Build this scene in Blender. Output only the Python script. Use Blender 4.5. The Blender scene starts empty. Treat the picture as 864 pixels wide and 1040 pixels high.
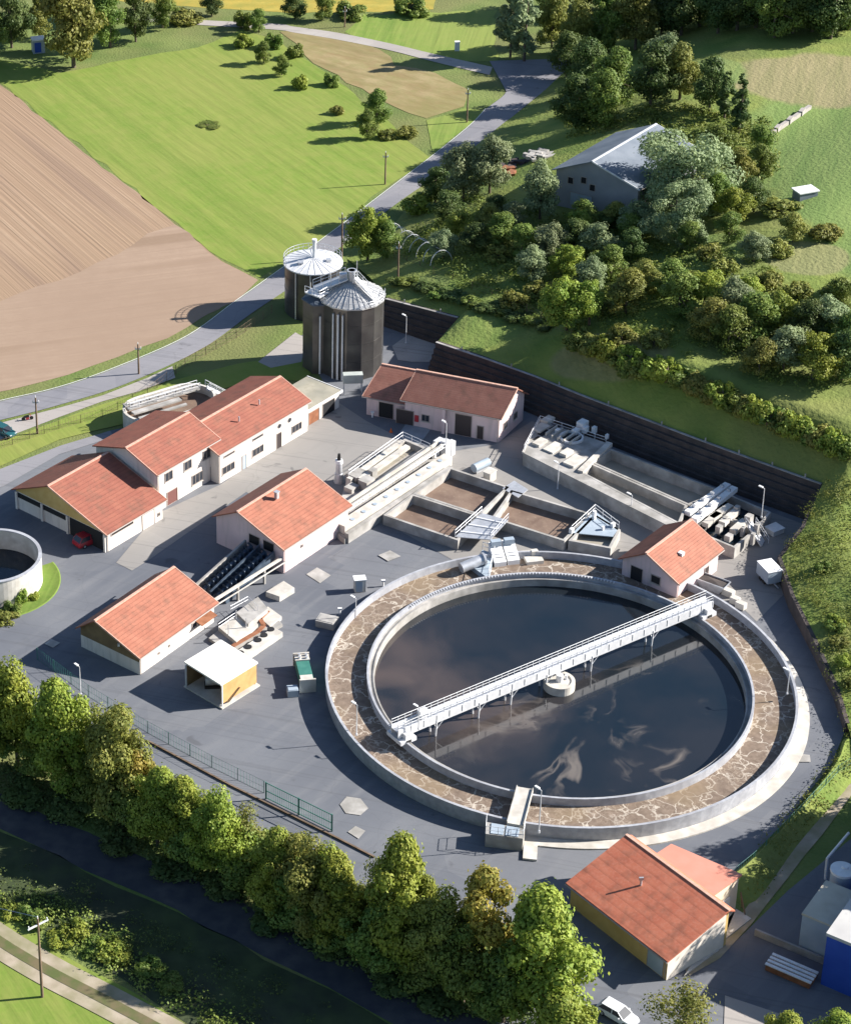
import bpy, bmesh, math, random
import numpy as np
from mathutils import Vector, Matrix
from mathutils.bvhtree import BVHTree
R_=math.radians
random.seed(7)
sc=bpy.context.scene
# ---------------------------------------------------------------- camera
CH=182.0; FPX=2398.0; PPX,PPY=134.0,312.0
dep,rol=R_(26.95),R_(-1.84)
cF=Vector((0,math.cos(dep),-math.sin(dep))); U0=Vector((0,math.sin(dep),math.cos(dep))); R0=Vector((1,0,0))
cR=math.cos(rol)*R0+math.sin(rol)*U0; cU=-math.sin(rol)*R0+math.cos(rol)*U0
cd=bpy.data.cameras.new('camera'); cam=bpy.data.objects.new('camera',cd); sc.collection.objects.link(cam)
cd.sensor_fit='HORIZONTAL'; cd.sensor_width=36; cd.lens=36*FPX/864
cd.shift_x=(432-PPX)/864; cd.shift_y=-(520-PPY)/864
cd.clip_start=1; cd.clip_end=6000
cam.matrix_world=Matrix(((cR.x,cU.x,-cF.x,0),(cR.y,cU.y,-cF.y,0),(cR.z,cU.z,-cF.z,CH),(0,0,0,1)))
sc.camera=cam
# ---------------------------------------------------------------- sky + sun
SUN_AZ=5.0; SUN_EL=28.5      # azimuth of the sun, degrees counter-clockwise from +X
S=Vector((math.cos(R_(SUN_EL))*math.cos(R_(SUN_AZ)),math.cos(R_(SUN_EL))*math.sin(R_(SUN_AZ)),math.sin(R_(SUN_EL))))
w=bpy.data.worlds.new('World'); sc.world=w; w.use_nodes=True
nt=w.node_tree; bg=nt.nodes['Background']; sk=nt.nodes.new('ShaderNodeTexSky'); sk.sky_type='NISHITA'
sk.sun_disc=False; sk.sun_elevation=R_(SUN_EL); sk.sun_rotation=R_(90-SUN_AZ); sk.air_density=1.0; sk.dust_density=0.6; sk.ozone_density=3.0
nt.links.new(sk.outputs[0],bg.inputs[0]); bg.inputs[1].default_value=0.062
sl=bpy.data.lights.new('sun','SUN'); sl.energy=5.0; sl.angle=R_(0.5); sl.color=(1.0,0.95,0.88)
so=bpy.data.objects.new('sun',sl); sc.collection.objects.link(so); so.rotation_euler=S.to_track_quat('Z','Y').to_euler()
sc.view_settings.view_transform='Standard'; sc.view_settings.look='None'; sc.view_settings.gamma=1; sc.view_settings.exposure=1.25
try: sc.view_settings.use_curve_mapping=False
except Exception: pass
# ---------------------------------------------------------------- helpers
COL=sc.collection
def P(px,py,z=0.0):
    """ground-plan position (metres) of the photo point that lies at height z"""
    D=cF+((px-PPX)/FPX)*cR-((py-PPY)/FPX)*cU
    t=(z-CH)/D.z
    return Vector((D.x*t,D.y*t,z))
def V(x,y,z=0.0): return Vector((x,y,z))
def tag(o,label=None,cat=None,group=None,kind=None):
    if label: o['label']=label
    if cat: o['category']=cat
    if group: o['group']=group
    if kind: o['kind']=kind
    return o
def thing(name,label,cat,loc,group=None,rz=0):
    o=bpy.data.objects.new(name,None); COL.objects.link(o); o.location=loc; o.rotation_euler=(0,0,rz)
    o.empty_display_size=.5
    return tag(o,label,cat,group)
class MB:
    def __init__(s): s.v=[];s.f=[];s.sm=[]
    def add(s,vs,fs,smooth=False):
        n=len(s.v); s.v+= [tuple(x) for x in vs]; s.f+=[tuple(i+n for i in f) for f in fs]; s.sm+=[smooth]*len(fs); return s
    def box(s,c,sx,sy,sz,ang=0.0,tilt=None):
        """c = centre of the bottom face"""
        ca,sa=math.cos(ang),math.sin(ang); vs=[]
        for dz in (0,sz):
            for dx,dy in ((-1,-1),(1,-1),(1,1),(-1,1)):
                x,y=dx*sx/2,dy*sy/2; vs.append((c[0]+ca*x-sa*y,c[1]+sa*x+ca*y,c[2]+dz))
        return s.add(vs,[(3,2,1,0),(4,5,6,7),(0,1,5,4),(1,2,6,5),(2,3,7,6),(3,0,4,7)])
    def bar(s,a,b,w_,h_):
        """beam from a to b, w wide, h high, hanging below the a-b line"""
        a=Vector(a);b=Vector(b);d=(b-a); l=Vector((-d.y,d.x,0))
        if l.length<1e-6: l=Vector((1,0,0))
        l=l.normalized()*w_/2
        up=d.cross(l); up=up.normalized() if up.length>1e-9 else Vector((0,0,1))
        if up.z<0: up=-up
        if abs(d.normalized().z)>.95: up=Vector((0,1,0))
        u=up*h_
        vs=[a-l-u,a+l-u,a+l,a-l,b-l-u,b+l-u,b+l,b-l]
        return s.add(vs,[(0,1,2,3),(7,6,5,4),(0,4,5,1),(1,5,6,2),(2,6,7,3),(3,7,4,0)])
    def tube(s,a,b,r,r2=None,n=8,caps=True):
        a=Vector(a);b=Vector(b); r2=r if r2 is None else r2
        d=(b-a).normalized(); t=Vector((0,0,1)) if abs(d.z)<.9 else Vector((1,0,0))
        x=d.cross(t).normalized(); y=d.cross(x)
        vs=[];
        for p,rr in ((a,r),(b,r2)):
            for i in range(n):
                q=2*math.pi*i/n; vs.append(p+x*math.cos(q)*rr+y*math.sin(q)*rr)
        fs=[(i,(i+1)%n,n+(i+1)%n,n+i) for i in range(n)]
        s.add(vs,fs,n>6)
        if caps: s.add(vs,[tuple(range(n)),tuple(range(2*n-1,n-1,-1))])
        return s
    def lathe(s,c,prof,n=48,a0=0,a1=2*math.pi,smooth=True,close=True):
        """prof = list of (radius,z)"""
        full=abs(a1-a0-2*math.pi)<1e-6; m=n if full else n+1; vs=[]
        for i in range(m):
            q=a0+(a1-a0)*i/n
            for r,z in prof: vs.append((c[0]+math.cos(q)*r,c[1]+math.sin(q)*r,c[2]+z))
        k=len(prof); fs=[]
        for i in range(n):
            j=(i+1)%m
            for t in range(k-1): fs.append((i*k+t,j*k+t,j*k+t+1,i*k+t+1))
            
        s.add(vs,fs,smooth); return s
    def prism(s,poly,z0,z1):
        n=len(poly); vs=[(p[0],p[1],z0) for p in poly]+[(p[0],p[1],z1) for p in poly]
        fs=[tuple(range(n-1,-1,-1)),tuple(range(n,2*n))]+[(i,(i+1)%n,n+(i+1)%n,n+i) for i in range(n)]
        return s.add(vs,fs)
    def quad(s,*p): return s.add(p,[tuple(range(len(p)))])
    def slab(s,p,th):
        """polygon (3-D points) given thickness downwards"""
        n=len(p); q=[Vector(x)-Vector((0,0,th)) for x in p]
        return s.add(list(p)+q,[tuple(range(n)),tuple(range(2*n-1,n-1,-1))]+[(i,n+i,n+(i+1)%n,(i+1)%n) for i in range(n)])
    def each(s,name,m,parent=None,loc=None):
        """one object per separate piece"""
        key={};par=list(range(len(s.v)))
        def fd(i):
            while par[i]!=i: par[i]=par[par[i]]; i=par[i]
            return i
        for i,v in enumerate(s.v):
            k=(round(v[0],4),round(v[1],4),round(v[2],4))
            if k in key: par[fd(i)]=fd(key[k])
            else: key[k]=i
        for f in s.f:
            for j in f[1:]: par[fd(j)]=fd(f[0])
        g={}
        for f,sm in zip(s.f,s.sm): g.setdefault(fd(f[0]),[]).append((f,sm))
        out=[]
        for fs in g.values():
            b=MB(); mp={}
            for f,sm in fs:
                nf=[]
                for j in f:
                    if j not in mp: mp[j]=len(b.v); b.v.append(s.v[j])
                    nf.append(mp[j])
                b.f.append(tuple(nf)); b.sm.append(sm)
            out.append(b.build(name,m,parent,loc))
        return out
    def build(s,name,m,parent=None,loc=None):
        me=bpy.data.meshes.new(name)
        o=bpy.data.objects.new(name,me); COL.objects.link(o)
        off=Vector((0,0,0))
        if parent is not None:
            o.parent=parent; off=absloc(parent)
        elif loc is not None:
            off=Vector(loc); o.location=loc
        me.from_pydata([(x[0]-off.x,x[1]-off.y,x[2]-off.z) for x in s.v],[],s.f)
        me.polygons.foreach_set('use_smooth',s.sm)
        bm=bmesh.new(); bm.from_mesh(me); bmesh.ops.recalc_face_normals(bm,faces=bm.faces); bm.to_mesh(me); bm.free()
        me.materials.append(m); me.update()
        return o
def absloc(o):
    l=Vector(o.location)
    while o.parent: o=o.parent; l+=Vector(o.location)
    return l
def inst(root,loc=None,rz=None,sc_=None,label=None,group=None,par=None,top=True):
    r=root.copy(); COL.objects.link(r); r.parent=par
    if top:
        if loc is not None: r.location=loc
        if rz is not None: r.rotation_euler=(0,0,rz)
        if sc_ is not None: r.scale=sc_
        if label: r['label']=label
        if group: r['group']=group
    for ch in list(root.children): inst(ch,par=r,top=False)
    return r
class Proto:
    """first use moves the prototype itself, later uses copy it"""
    def __init__(s,root): s.root=root; s.used=False
    def put(s,loc,rz=0,sc_=None,label=None,group=None):
        if not s.used:
            s.used=True; r=s.root; r.location=loc; r.rotation_euler=(0,0,rz)
            if sc_ is not None: r.scale=sc_
            if label: r['label']=label
            if group: r['group']=group
            return r
        return inst(s.root,loc,rz,sc_ if sc_ is not None else (1,1,1),label,group)
# ---------------------------------------------------------------- materials
def mat(name,col,rough=.8,col2=None,scale=1.0,metal=0,detail=4,col3=None,scale3=.05,amt3=.5,bump=0,bscale=8,spec=.3,lo=.35,hi=.65):
    m=bpy.data.materials.new(name); m.use_nodes=True; t=m.node_tree; b=t.nodes['Principled BSDF']
    b.inputs['Roughness'].default_value=rough; b.inputs['Metallic'].default_value=metal
    b.inputs['Specular IOR Level'].default_value=spec
    g=t.nodes.new('ShaderNodeNewGeometry')
    c=None
    if col2 is not None:
        n=t.nodes.new('ShaderNodeTexNoise'); n.inputs['Scale'].default_value=scale; n.inputs['Detail'].default_value=detail
        t.links.new(g.outputs['Position'],n.inputs['Vector'])
        r=t.nodes.new('ShaderNodeValToRGB'); r.color_ramp.elements[0].position=lo; r.color_ramp.elements[1].position=hi
        r.color_ramp.elements[0].color=(*col,1); r.color_ramp.elements[1].color=(*col2,1)
        t.links.new(n.outputs['Fac'],r.inputs[0]); c=r.outputs[0]
        if col3 is not None:
            n3=t.nodes.new('ShaderNodeTexNoise'); n3.inputs['Scale'].default_value=scale3; n3.inputs['Detail'].default_value=5
            t.links.new(g.outputs['Position'],n3.inputs['Vector'])
            r3=t.nodes.new('ShaderNodeValToRGB'); r3.color_ramp.elements[0].position=.42; r3.color_ramp.elements[1].position=.62
            r3.color_ramp.elements[0].color=(0,0,0,1); r3.color_ramp.elements[1].color=(amt3,amt3,amt3,1)
            t.links.new(n3.outputs['Fac'],r3.inputs[0])
            mx=t.nodes.new('ShaderNodeMix'); mx.data_type='RGBA'; t.links.new(r3.outputs[0],mx.inputs[0]); t.links.new(c,mx.inputs[6]); mx.inputs[7].default_value=(*col3,1); c=mx.outputs[2]
        t.links.new(c,b.inputs['Base Color'])
    else: b.inputs['Base Color'].default_value=(*col,1)
    if bump:
        nb=t.nodes.new('ShaderNodeTexNoise'); nb.inputs['Scale'].default_value=bscale; nb.inputs['Detail'].default_value=3
        t.links.new(g.outputs['Position'],nb.inputs['Vector'])
        bp=t.nodes.new('ShaderNodeBump'); bp.inputs['Strength'].default_value=1; bp.inputs['Distance'].default_value=bump
        t.links.new(nb.outputs['Fac'],bp.inputs['Height']); t.links.new(bp.outputs[0],b.inputs['Normal'])
    return m
def math_(t,op,a,b=None,c=None):
    n=t.nodes.new('ShaderNodeMath'); n.operation=op
    for i,x in enumerate((a,b,c)):
        if x is None: continue
        if isinstance(x,(int,float)): n.inputs[i].default_value=x
        else: t.links.new(x,n.inputs[i])
    return n.outputs[0]
def mixc(t,f,a,b):
    mx=t.nodes.new('ShaderNodeMix'); mx.data_type='RGBA'
    for i,x in ((0,f),(6,a),(7,b)):
        if isinstance(x,tuple): mx.inputs[i].default_value=(*x,1)
        elif isinstance(x,(int,float)): mx.inputs[i].default_value=x
        else: t.links.new(x,mx.inputs[i])
    return mx.outputs[2]
def ramp(t,x,p0,p1,c0=(0,0,0),c1=(1,1,1)):
    r=t.nodes.new('ShaderNodeValToRGB'); r.color_ramp.elements[0].position=p0; r.color_ramp.elements[1].position=p1
    r.color_ramp.elements[0].color=(*c0,1); r.color_ramp.elements[1].color=(*c1,1); t.links.new(x,r.inputs[0]); return r.outputs[0]
def base_mat(name,rough=.85,spec=.2):
    m=bpy.data.materials.new(name); m.use_nodes=True; t=m.node_tree; b=t.nodes['Principled BSDF']
    b.inputs['Roughness'].default_value=rough; b.inputs['Specular IOR Level'].default_value=spec
    g=t.nodes.new('ShaderNodeNewGeometry'); return m,t,b,g.outputs['Position']
def mapped(t,pos,ang,sx,sy,sz=1.0):
    r=t.nodes.new('ShaderNodeVectorRotate'); r.rotation_type='Z_AXIS'; r.inputs['Angle'].default_value=-ang; t.links.new(pos,r.inputs['Vector'])
    v=t.nodes.new('ShaderNodeVectorMath'); v.operation='MULTIPLY'; v.inputs[1].default_value=(sx,sy,sz); t.links.new(r.outputs[0],v.inputs[0]); return v.outputs[0]
def noise(t,vec,scale,detail=4,dist=0):
    n=t.nodes.new('ShaderNodeTexNoise'); n.inputs['Scale'].default_value=scale; n.inputs['Detail'].default_value=detail; n.inputs['Distortion'].default_value=dist
    t.links.new(vec,n.inputs['Vector']); return n.outputs['Fac']
def striped(name,ang,c0,c1,c2,per_m,rough=.9,streak=.03,patch=.02,c3=None,line=.5):
    """streaky ground: rows run along ang"""
    m,t,b,pos=base_mat(name,rough)
    v=mapped(t,pos,ang,streak,1.0,1)
    n1=noise(t,v,per_m,3)
    n2=noise(t,pos,patch,4)
    n3=noise(t,mapped(t,pos,ang,.01,.18),1.0,2)
    c=mixc(t,math_(t,'MULTIPLY',ramp(t,n1,.38,.62),math_(t,'MULTIPLY_ADD',ramp(t,noise(t,pos,.012,3),.4,.6),.75,.25)),c0,c1)
    c=mixc(t,math_(t,'MULTIPLY',ramp(t,noise(t,pos,.35,6),.4,.7),.5),c,c2)
    c=mixc(t,ramp(t,n2,.42,.62),c,mixc(t,.6,c,c2))
    if c3: c=mixc(t,math_(t,'MULTIPLY',ramp(t,n3,.52,.66),line),c,c3)
    nf=noise(t,pos,1.6,5)
    c=mixc(t,math_(t,'MULTIPLY',ramp(t,nf,.35,.75),.35),c,c2)
    t.links.new(c,b.inputs['Base Color'])
    bp=t.nodes.new('ShaderNodeBump'); bp.inputs['Distance'].default_value=.15; t.links.new(n1,bp.inputs['Height']); t.links.new(bp.outputs[0],b.inputs['Normal'])
    return m
def tilemat(name,ang,c0,c1,c2,rows=3.0):
    """clay roof tiles: courses across the slope, slight colour change from tile to tile"""
    m,t,b,pos=base_mat(name,.75,.3)
    v=mapped(t,pos,ang,1,1,1)
    sp=t.nodes.new('ShaderNodeSeparateXYZ'); t.links.new(v,sp.inputs[0])
    hz=math_(t,'SUBTRACT',sp.outputs[2],math_(t,'MULTIPLY',sp.outputs[1],0.0))
    course=math_(t,'FRACT',math_(t,'MULTIPLY',hz,rows*1.7))
    line=ramp(t,course,.0,.35,(1,1,1),(0,0,0))
    n=noise(t,pos,.6,4); nf=noise(t,mapped(t,pos,ang,3.2,3.2,6),1,1); 
    c=mixc(t,ramp(t,n,.35,.68),c0,c1); c=mixc(t,math_(t,'MULTIPLY',ramp(t,nf,.45,.7),.3),c,c2)
    st=noise(t,mapped(t,pos,ang,.9,.9,.15),.8,3); c=mixc(t,math_(t,'MULTIPLY',ramp(t,st,.5,.75),.45),c,(.10,.07,.05))
    c=mixc(t,math_(t,'MULTIPLY',line,.28),c,(.12,.035,.02))
    t.links.new(c,b.inputs['Base Color'])
    bp=t.nodes.new('ShaderNodeBump'); bp.inputs['Distance'].default_value=.04; t.links.new(course,bp.inputs['Height']); t.links.new(bp.outputs[0],b.inputs['Normal'])
    return m
def leafmat(name,c0,c1,c2,trans=.32):
    m=bpy.data.materials.new(name); m.use_nodes=True; t=m.node_tree; b=t.nodes['Principled BSDF']
    b.inputs['Roughness'].default_value=.6; b.inputs['Specular IOR Level'].default_value=.25
    g=t.nodes.new('ShaderNodeNewGeometry'); oi=t.nodes.new('ShaderNodeObjectInfo')
    n=noise(t,g.outputs['Position'],.33,4); n2=noise(t,g.outputs['Position'],2.2,3)
    c=mixc(t,ramp(t,n,.38,.62),c0,c1); c=mixc(t,math_(t,'MULTIPLY',ramp(t,n2,.5,.7),.6),c,c2)
    hs=t.nodes.new('ShaderNodeHueSaturation'); t.links.new(c,hs.inputs['Color'])
    t.links.new(math_(t,'MULTIPLY_ADD',oi.outputs['Random'],.03,.48),hs.inputs['Hue'])
    t.links.new(math_(t,'MULTIPLY_ADD',oi.outputs['Random'],.3,.9),hs.inputs['Value'])
    t.links.new(hs.outputs[0],b.inputs['Base Color'])
    tr=t.nodes.new('ShaderNodeBsdfTranslucent'); t.links.new(hs.outputs[0],tr.inputs[0])
    mx=t.nodes.new('ShaderNodeMixShader'); mx.inputs[0].default_value=trans
    t.links.new(b.outputs[0],mx.inputs[1]); t.links.new(tr.outputs[0],mx.inputs[2]); t.links.new(mx.outputs[0],t.nodes['Material Output'].inputs[0])
    return m
thA=R_(46.5); A=V(math.cos(thA),math.sin(thA)); B=V(math.sin(thA),-math.cos(thA))
fdir=P(225,265)-P(0,87); fang=math.atan2(fdir.y,fdir.x)
M={}
M['grass']=mat('rough_grass',(.095,.145,.032),.9,(.16,.20,.055),.12,col3=(.16,.15,.06),scale3=.04,amt3=.6,bump=.15,bscale=2,detail=8)
M['bank']=mat('bank_grass',(.12,.18,.033),.9,(.21,.25,.055),.15,col3=(.17,.17,.06),scale3=.05,amt3=.5,bump=.2,bscale=1.5,detail=8)
M['meadow']=striped('meadow_grass',fang,(.145,.22,.034),(.185,.25,.045),(.235,.25,.065),.55,streak=.12,patch=.03,c3=(.11,.185,.025),line=.45)
M['meadow2']=striped('hay_meadow',R_(75),(.13,.215,.035),(.17,.25,.045),(.23,.26,.07),.6,streak=.06,patch=.03,c3=(.10,.17,.03))
M['soil']=striped('ploughed_soil',fang,(.285,.195,.13),(.355,.255,.175),(.29,.20,.13),1.5,streak=.008,patch=.02,c3=(.22,.15,.11),line=.7)
M['dry']=striped('dry_stubble',R_(-40),(.25,.18,.09),(.33,.26,.14),(.20,.19,.07),.35,streak=.4,patch=.03,c3=(.17,.14,.06))
M['crop']=striped('golden_crop',0,(.40,.28,.05),(.48,.36,.08),(.20,.22,.05),.4,streak=.3)
M['dirt']=mat('pale_dirt',(.30,.25,.18),.95,(.40,.34,.26),.5,col3=(.16,.17,.06),scale3=.3,amt3=.5)
def asphalt(name,c0,c1,c2):
    m,t,b,pos=base_mat(name,.9,.15)
    c=mixc(t,ramp(t,noise(t,pos,.06,5),.4,.62),c0,c1)
    c=mixc(t,math_(t,'MULTIPLY',ramp(t,noise(t,mapped(t,pos,thA,.06,.6),1.0,4),.5,.72),.45),c,c2)
    c=mixc(t,math_(t,'MULTIPLY',ramp(t,noise(t,pos,.9,6),.55,.8),.3),c,c0)
    pv=t.nodes.new('ShaderNodeTexVoronoi'); pv.inputs['Scale'].default_value=.09; pv.distance='CHEBYCHEV'; t.links.new(mapped(t,pos,thA,1,1),pv.inputs['Vector'])
    c=mixc(t,math_(t,'MULTIPLY',ramp(t,pv.outputs['Color'],.25,.85),.38),c,c2)
    nf=noise(t,pos,7.0,3); c=mixc(t,math_(t,'MULTIPLY',ramp(t,nf,.35,.7),.28),c,c0)
    oil=ramp(t,noise(t,pos,.33,5,1.0),.66,.74); c=mixc(t,math_(t,'MULTIPLY',oil,.45),c,(.07,.07,.075))
    trk=noise(t,mapped(t,pos,R_(-20),.015,1.3),1.0,2,1.5); c=mixc(t,math_(t,'MULTIPLY',ramp(t,trk,.58,.66),.22),c,(.08,.08,.085))
    vo=t.nodes.new('ShaderNodeTexVoronoi'); vo.feature='DISTANCE_TO_EDGE'; vo.inputs['Scale'].default_value=.075; 
    wv=t.nodes.new('ShaderNodeVectorMath'); wv.operation='ADD'
    nn=t.nodes.new('ShaderNodeTexNoise'); nn.inputs['Scale'].default_value=.15; t.links.new(pos,nn.inputs['Vector'])
    sm=t.nodes.new('ShaderNodeVectorMath'); sm.operation='SCALE'; sm.inputs['Scale'].default_value=6; t.links.new(nn.outputs['Color'],sm.inputs[0])
    t.links.new(pos,wv.inputs[0]); t.links.new(sm.outputs[0],wv.inputs[1]); t.links.new(wv.outputs[0],vo.inputs['Vector'])
    c=mixc(t,math_(t,'MULTIPLY',ramp(t,vo.outputs['Distance'],.0,.006,(1,1,1),(0,0,0)),.12),c,(.05,.05,.05))
    t.links.new(c,b.inputs['Base Color']); return m
M['asphalt']=asphalt('yard_asphalt',(.122,.13,.15),(.162,.17,.188),(.21,.213,.222))
M['road']=asphalt('road_asphalt',(.19,.19,.21),(.24,.235,.25),(.28,.27,.28))
M['paving']=asphalt('pale_paving',(.255,.242,.228),(.30,.285,.268),(.235,.225,.215))
M['pathc']=asphalt('pale_path',(.34,.31,.29),(.42,.39,.36),(.30,.28,.26))
M['concrete']=mat('concrete',(.33,.315,.295),.85,(.45,.43,.405),.8,col3=(.19,.18,.16),scale3=.35,amt3=.55,detail=8)
M['conclight']=mat('light_concrete',(.50,.47,.42),.85,(.60,.57,.52),.9,col3=(.34,.31,.27),scale3=.5,amt3=.5,detail=8)
M['rim']=mat('rim_concrete',(.33,.34,.37),.65,(.43,.44,.47),1.5,col3=(.24,.24,.26),scale3=.3,amt3=.5)
M['plaster']=mat('white_plaster',(.66,.61,.56),.9,(.73,.68,.62),.5,col3=(.50,.46,.42),scale3=.25,amt3=.4,detail=6)
M['pink']=mat('pink_plaster',(.64,.50,.50),.9,(.70,.56,.55),.5,col3=(.48,.38,.38),scale3=.25,amt3=.4,detail=6)
for k_ in ('plaster','pink'):
    t_=M[k_].node_tree; b_=t_.nodes['Principled BSDF']; c_=b_.inputs['Base Color'].links[0].from_socket
    g_=t_.nodes.new('ShaderNodeNewGeometry'); st_=noise(t_,mapped(t_,g_.outputs['Position'],0,1.6,1.6,.22),1.0,5)
    c_=mixc(t_,math_(t_,'MULTIPLY',ramp(t_,st_,.5,.78),.55),c_,(.34,.31,.28)); t_.links.new(c_,b_.inputs['Base Color'])
M['white']=mat('white_paint',(.70,.70,.70),.5,(.78,.78,.77),2)
M['tileA']=tilemat('clay_tiles',thA,(.315,.118,.075),(.37,.148,.095),(.26,.10,.068))
M['tileO']=tilemat('old_clay_tiles',thA,(.25,.085,.058),(.30,.11,.072),(.20,.08,.06))
M['tileP']=tilemat('weathered_tiles',thA,(.29,.125,.09),(.35,.16,.115),(.25,.105,.085))
M['tileL']=tilemat('bright_tiles',thA,(.50,.15,.085),(.56,.19,.11),(.60,.26,.18),2.0)
M['ridge']=mat('ridge_tiles',(.52,.30,.22),.8,(.60,.38,.30),2)
M['salmon']=mat('salmon_sheet',(.60,.24,.17),.7,(.64,.27,.20),.4)
M['whiteroof']=mat('white_sheet_roof',(.74,.72,.66),.6,(.80,.78,.72),.3)
M['flatroof']=mat('gravel_roof',(.30,.28,.22),.95,(.38,.35,.28),1.2,col3=(.2,.2,.17),scale3=.3)
M['wood']=mat('orange_timber',(.52,.28,.11),.8,(.60,.34,.14),1.0)
M['woodtan']=mat('tan_timber',(.50,.34,.12),.8,(.56,.40,.16),.8)
M['wooddark']=mat('brown_timber',(.16,.11,.06),.85,(.22,.155,.08),.8)
M['polewood']=mat('pole_wood',(.13,.09,.06),.9,(.2,.14,.1),1)
M['timber']=mat('wall_timber',(.060,.050,.048),.9,(.095,.075,.068),.7,col3=(.05,.05,.05),scale3=.2)
M['galv']=mat('galvanised_steel',(.50,.51,.53),.42,(.62,.63,.65),1.5,metal=.55)
M['steelL']=mat('light_steel',(.60,.61,.63),.5,(.70,.70,.71),1.5,metal=.2)
M['clad']=mat('dark_cladding',(.085,.08,.078),.32,(.12,.115,.108),.4,metal=.5)
M['silolit']=mat('grey_cladding',(.28,.27,.23),.5,(.33,.32,.28),.4,metal=.3)
M['roofmetal']=mat('roof_sheet',(.42,.42,.42),.45,(.52,.52,.52),.6,metal=.4)
M['barnroof']=mat('barn_sheet',(.13,.155,.19),.6,(.19,.215,.25),.3,metal=.1)
M['barnwall']=mat('barn_render',(.25,.26,.28),.9,(.32,.32,.34),.3)
M['glass']=mat('dark_glass',(.03,.035,.045),.12,spec=.5)
M['dark']=mat('dark_opening',(.02,.02,.022),.9)
M['darkdoor']=mat('dark_door',(.05,.04,.04),.6)
M['frame']=mat('window_frame',(.35,.30,.27),.6)
M['reddoor']=mat('red_panel',(.40,.03,.04),.6)
M['bluewall']=mat('blue_sheet',(.02,.065,.36),.5,(.03,.085,.42),.4)
M['bluegrey']=mat('blue_grey_sheet',(.30,.36,.42),.5,(.36,.42,.48),.6)
M['teal']=mat('teal_steel',(.04,.16,.13),.6,(.06,.2,.16),1)
M['black']=mat('black_rubber',(.02,.02,.02),.7)
M['carteal']=mat('teal_car_paint',(.02,.09,.10),.25,spec=.6)
M['carwhite']=mat('white_car_paint',(.75,.76,.78),.25,spec=.6)
M['carred']=mat('red_car_paint',(.35,.02,.03),.3,spec=.6)
M['orange']=mat('orange_plastic',(.7,.15,.03),.6)
M['bark']=mat('bark',(.09,.07,.05),.9,(.15,.12,.09),3)
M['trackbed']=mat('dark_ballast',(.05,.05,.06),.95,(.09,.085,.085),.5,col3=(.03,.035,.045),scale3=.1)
M['rail']=mat('rail_steel',(.12,.09,.08),.5,metal=.6)
M['rust']=mat('rust',(.20,.08,.04),.9,(.3,.13,.07),1)
# sludge foam: brown cakes split by pale foam lines
def foam():
    m,t,b,pos=base_mat('foam_sludge',.8,.2)
    n=t.nodes.new('ShaderNodeTexNoise'); n.inputs['Scale'].default_value=.55; n.inputs['Detail'].default_value=4; t.links.new(pos,n.inputs['Vector'])
    sm=t.nodes.new('ShaderNodeVectorMath'); sm.operation='SCALE'; sm.inputs['Scale'].default_value=3.4; t.links.new(n.outputs['Color'],sm.inputs[0])
    ad=t.nodes.new('ShaderNodeVectorMath'); ad.operation='ADD'; t.links.new(pos,ad.inputs[0]); t.links.new(sm.outputs[0],ad.inputs[1])
    outs=[]
    for s_,p1 in ((.42,.05),(1.15,.06)):
        vo=t.nodes.new('ShaderNodeTexVoronoi'); vo.feature='DISTANCE_TO_EDGE'; vo.inputs['Scale'].default_value=s_; t.links.new(ad.outputs[0],vo.inputs['Vector'])
        outs.append(ramp(t,vo.outputs['Distance'],.012,p1,(1,1,1),(0,0,0)))
    n2=noise(t,pos,.16,4); 
    c=mixc(t,ramp(t,noise(t,pos,1.2,6),.35,.65),(.155,.115,.088),(.225,.17,.13))
    c=mixc(t,math_(t,'MULTIPLY',outs[1],math_(t,'MULTIPLY',ramp(t,n2,.42,.6),.55)),c,(.42,.35,.27))
    c=mixc(t,math_(t,'MULTIPLY',outs[0],math_(t,'MULTIPLY_ADD',ramp(t,noise(t,pos,.35,3),.35,.6),.6,.25)),c,(.56,.50,.42))
    c=mixc(t,math_(t,'MULTIPLY',ramp(t,noise(t,pos,.09,2),.5,.62),.45),c,(.27,.20,.12))
    t.links.new(c,b.inputs['Base Color']); return m
M['foam']=foam()
def sludge():
    m,t,b,pos=base_mat('brown_sludge',.55,.3)
    c=mixc(t,ramp(t,noise(t,pos,.35,6,.8),.35,.65),(.155,.105,.08),(.225,.16,.12))
    c=mixc(t,math_(t,'MULTIPLY',ramp(t,noise(t,pos,2.5,4),.6,.7),.35),c,(.35,.28,.2))
    t.links.new(c,b.inputs['Base Color']); return m
M['sludge']=sludge()
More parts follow.
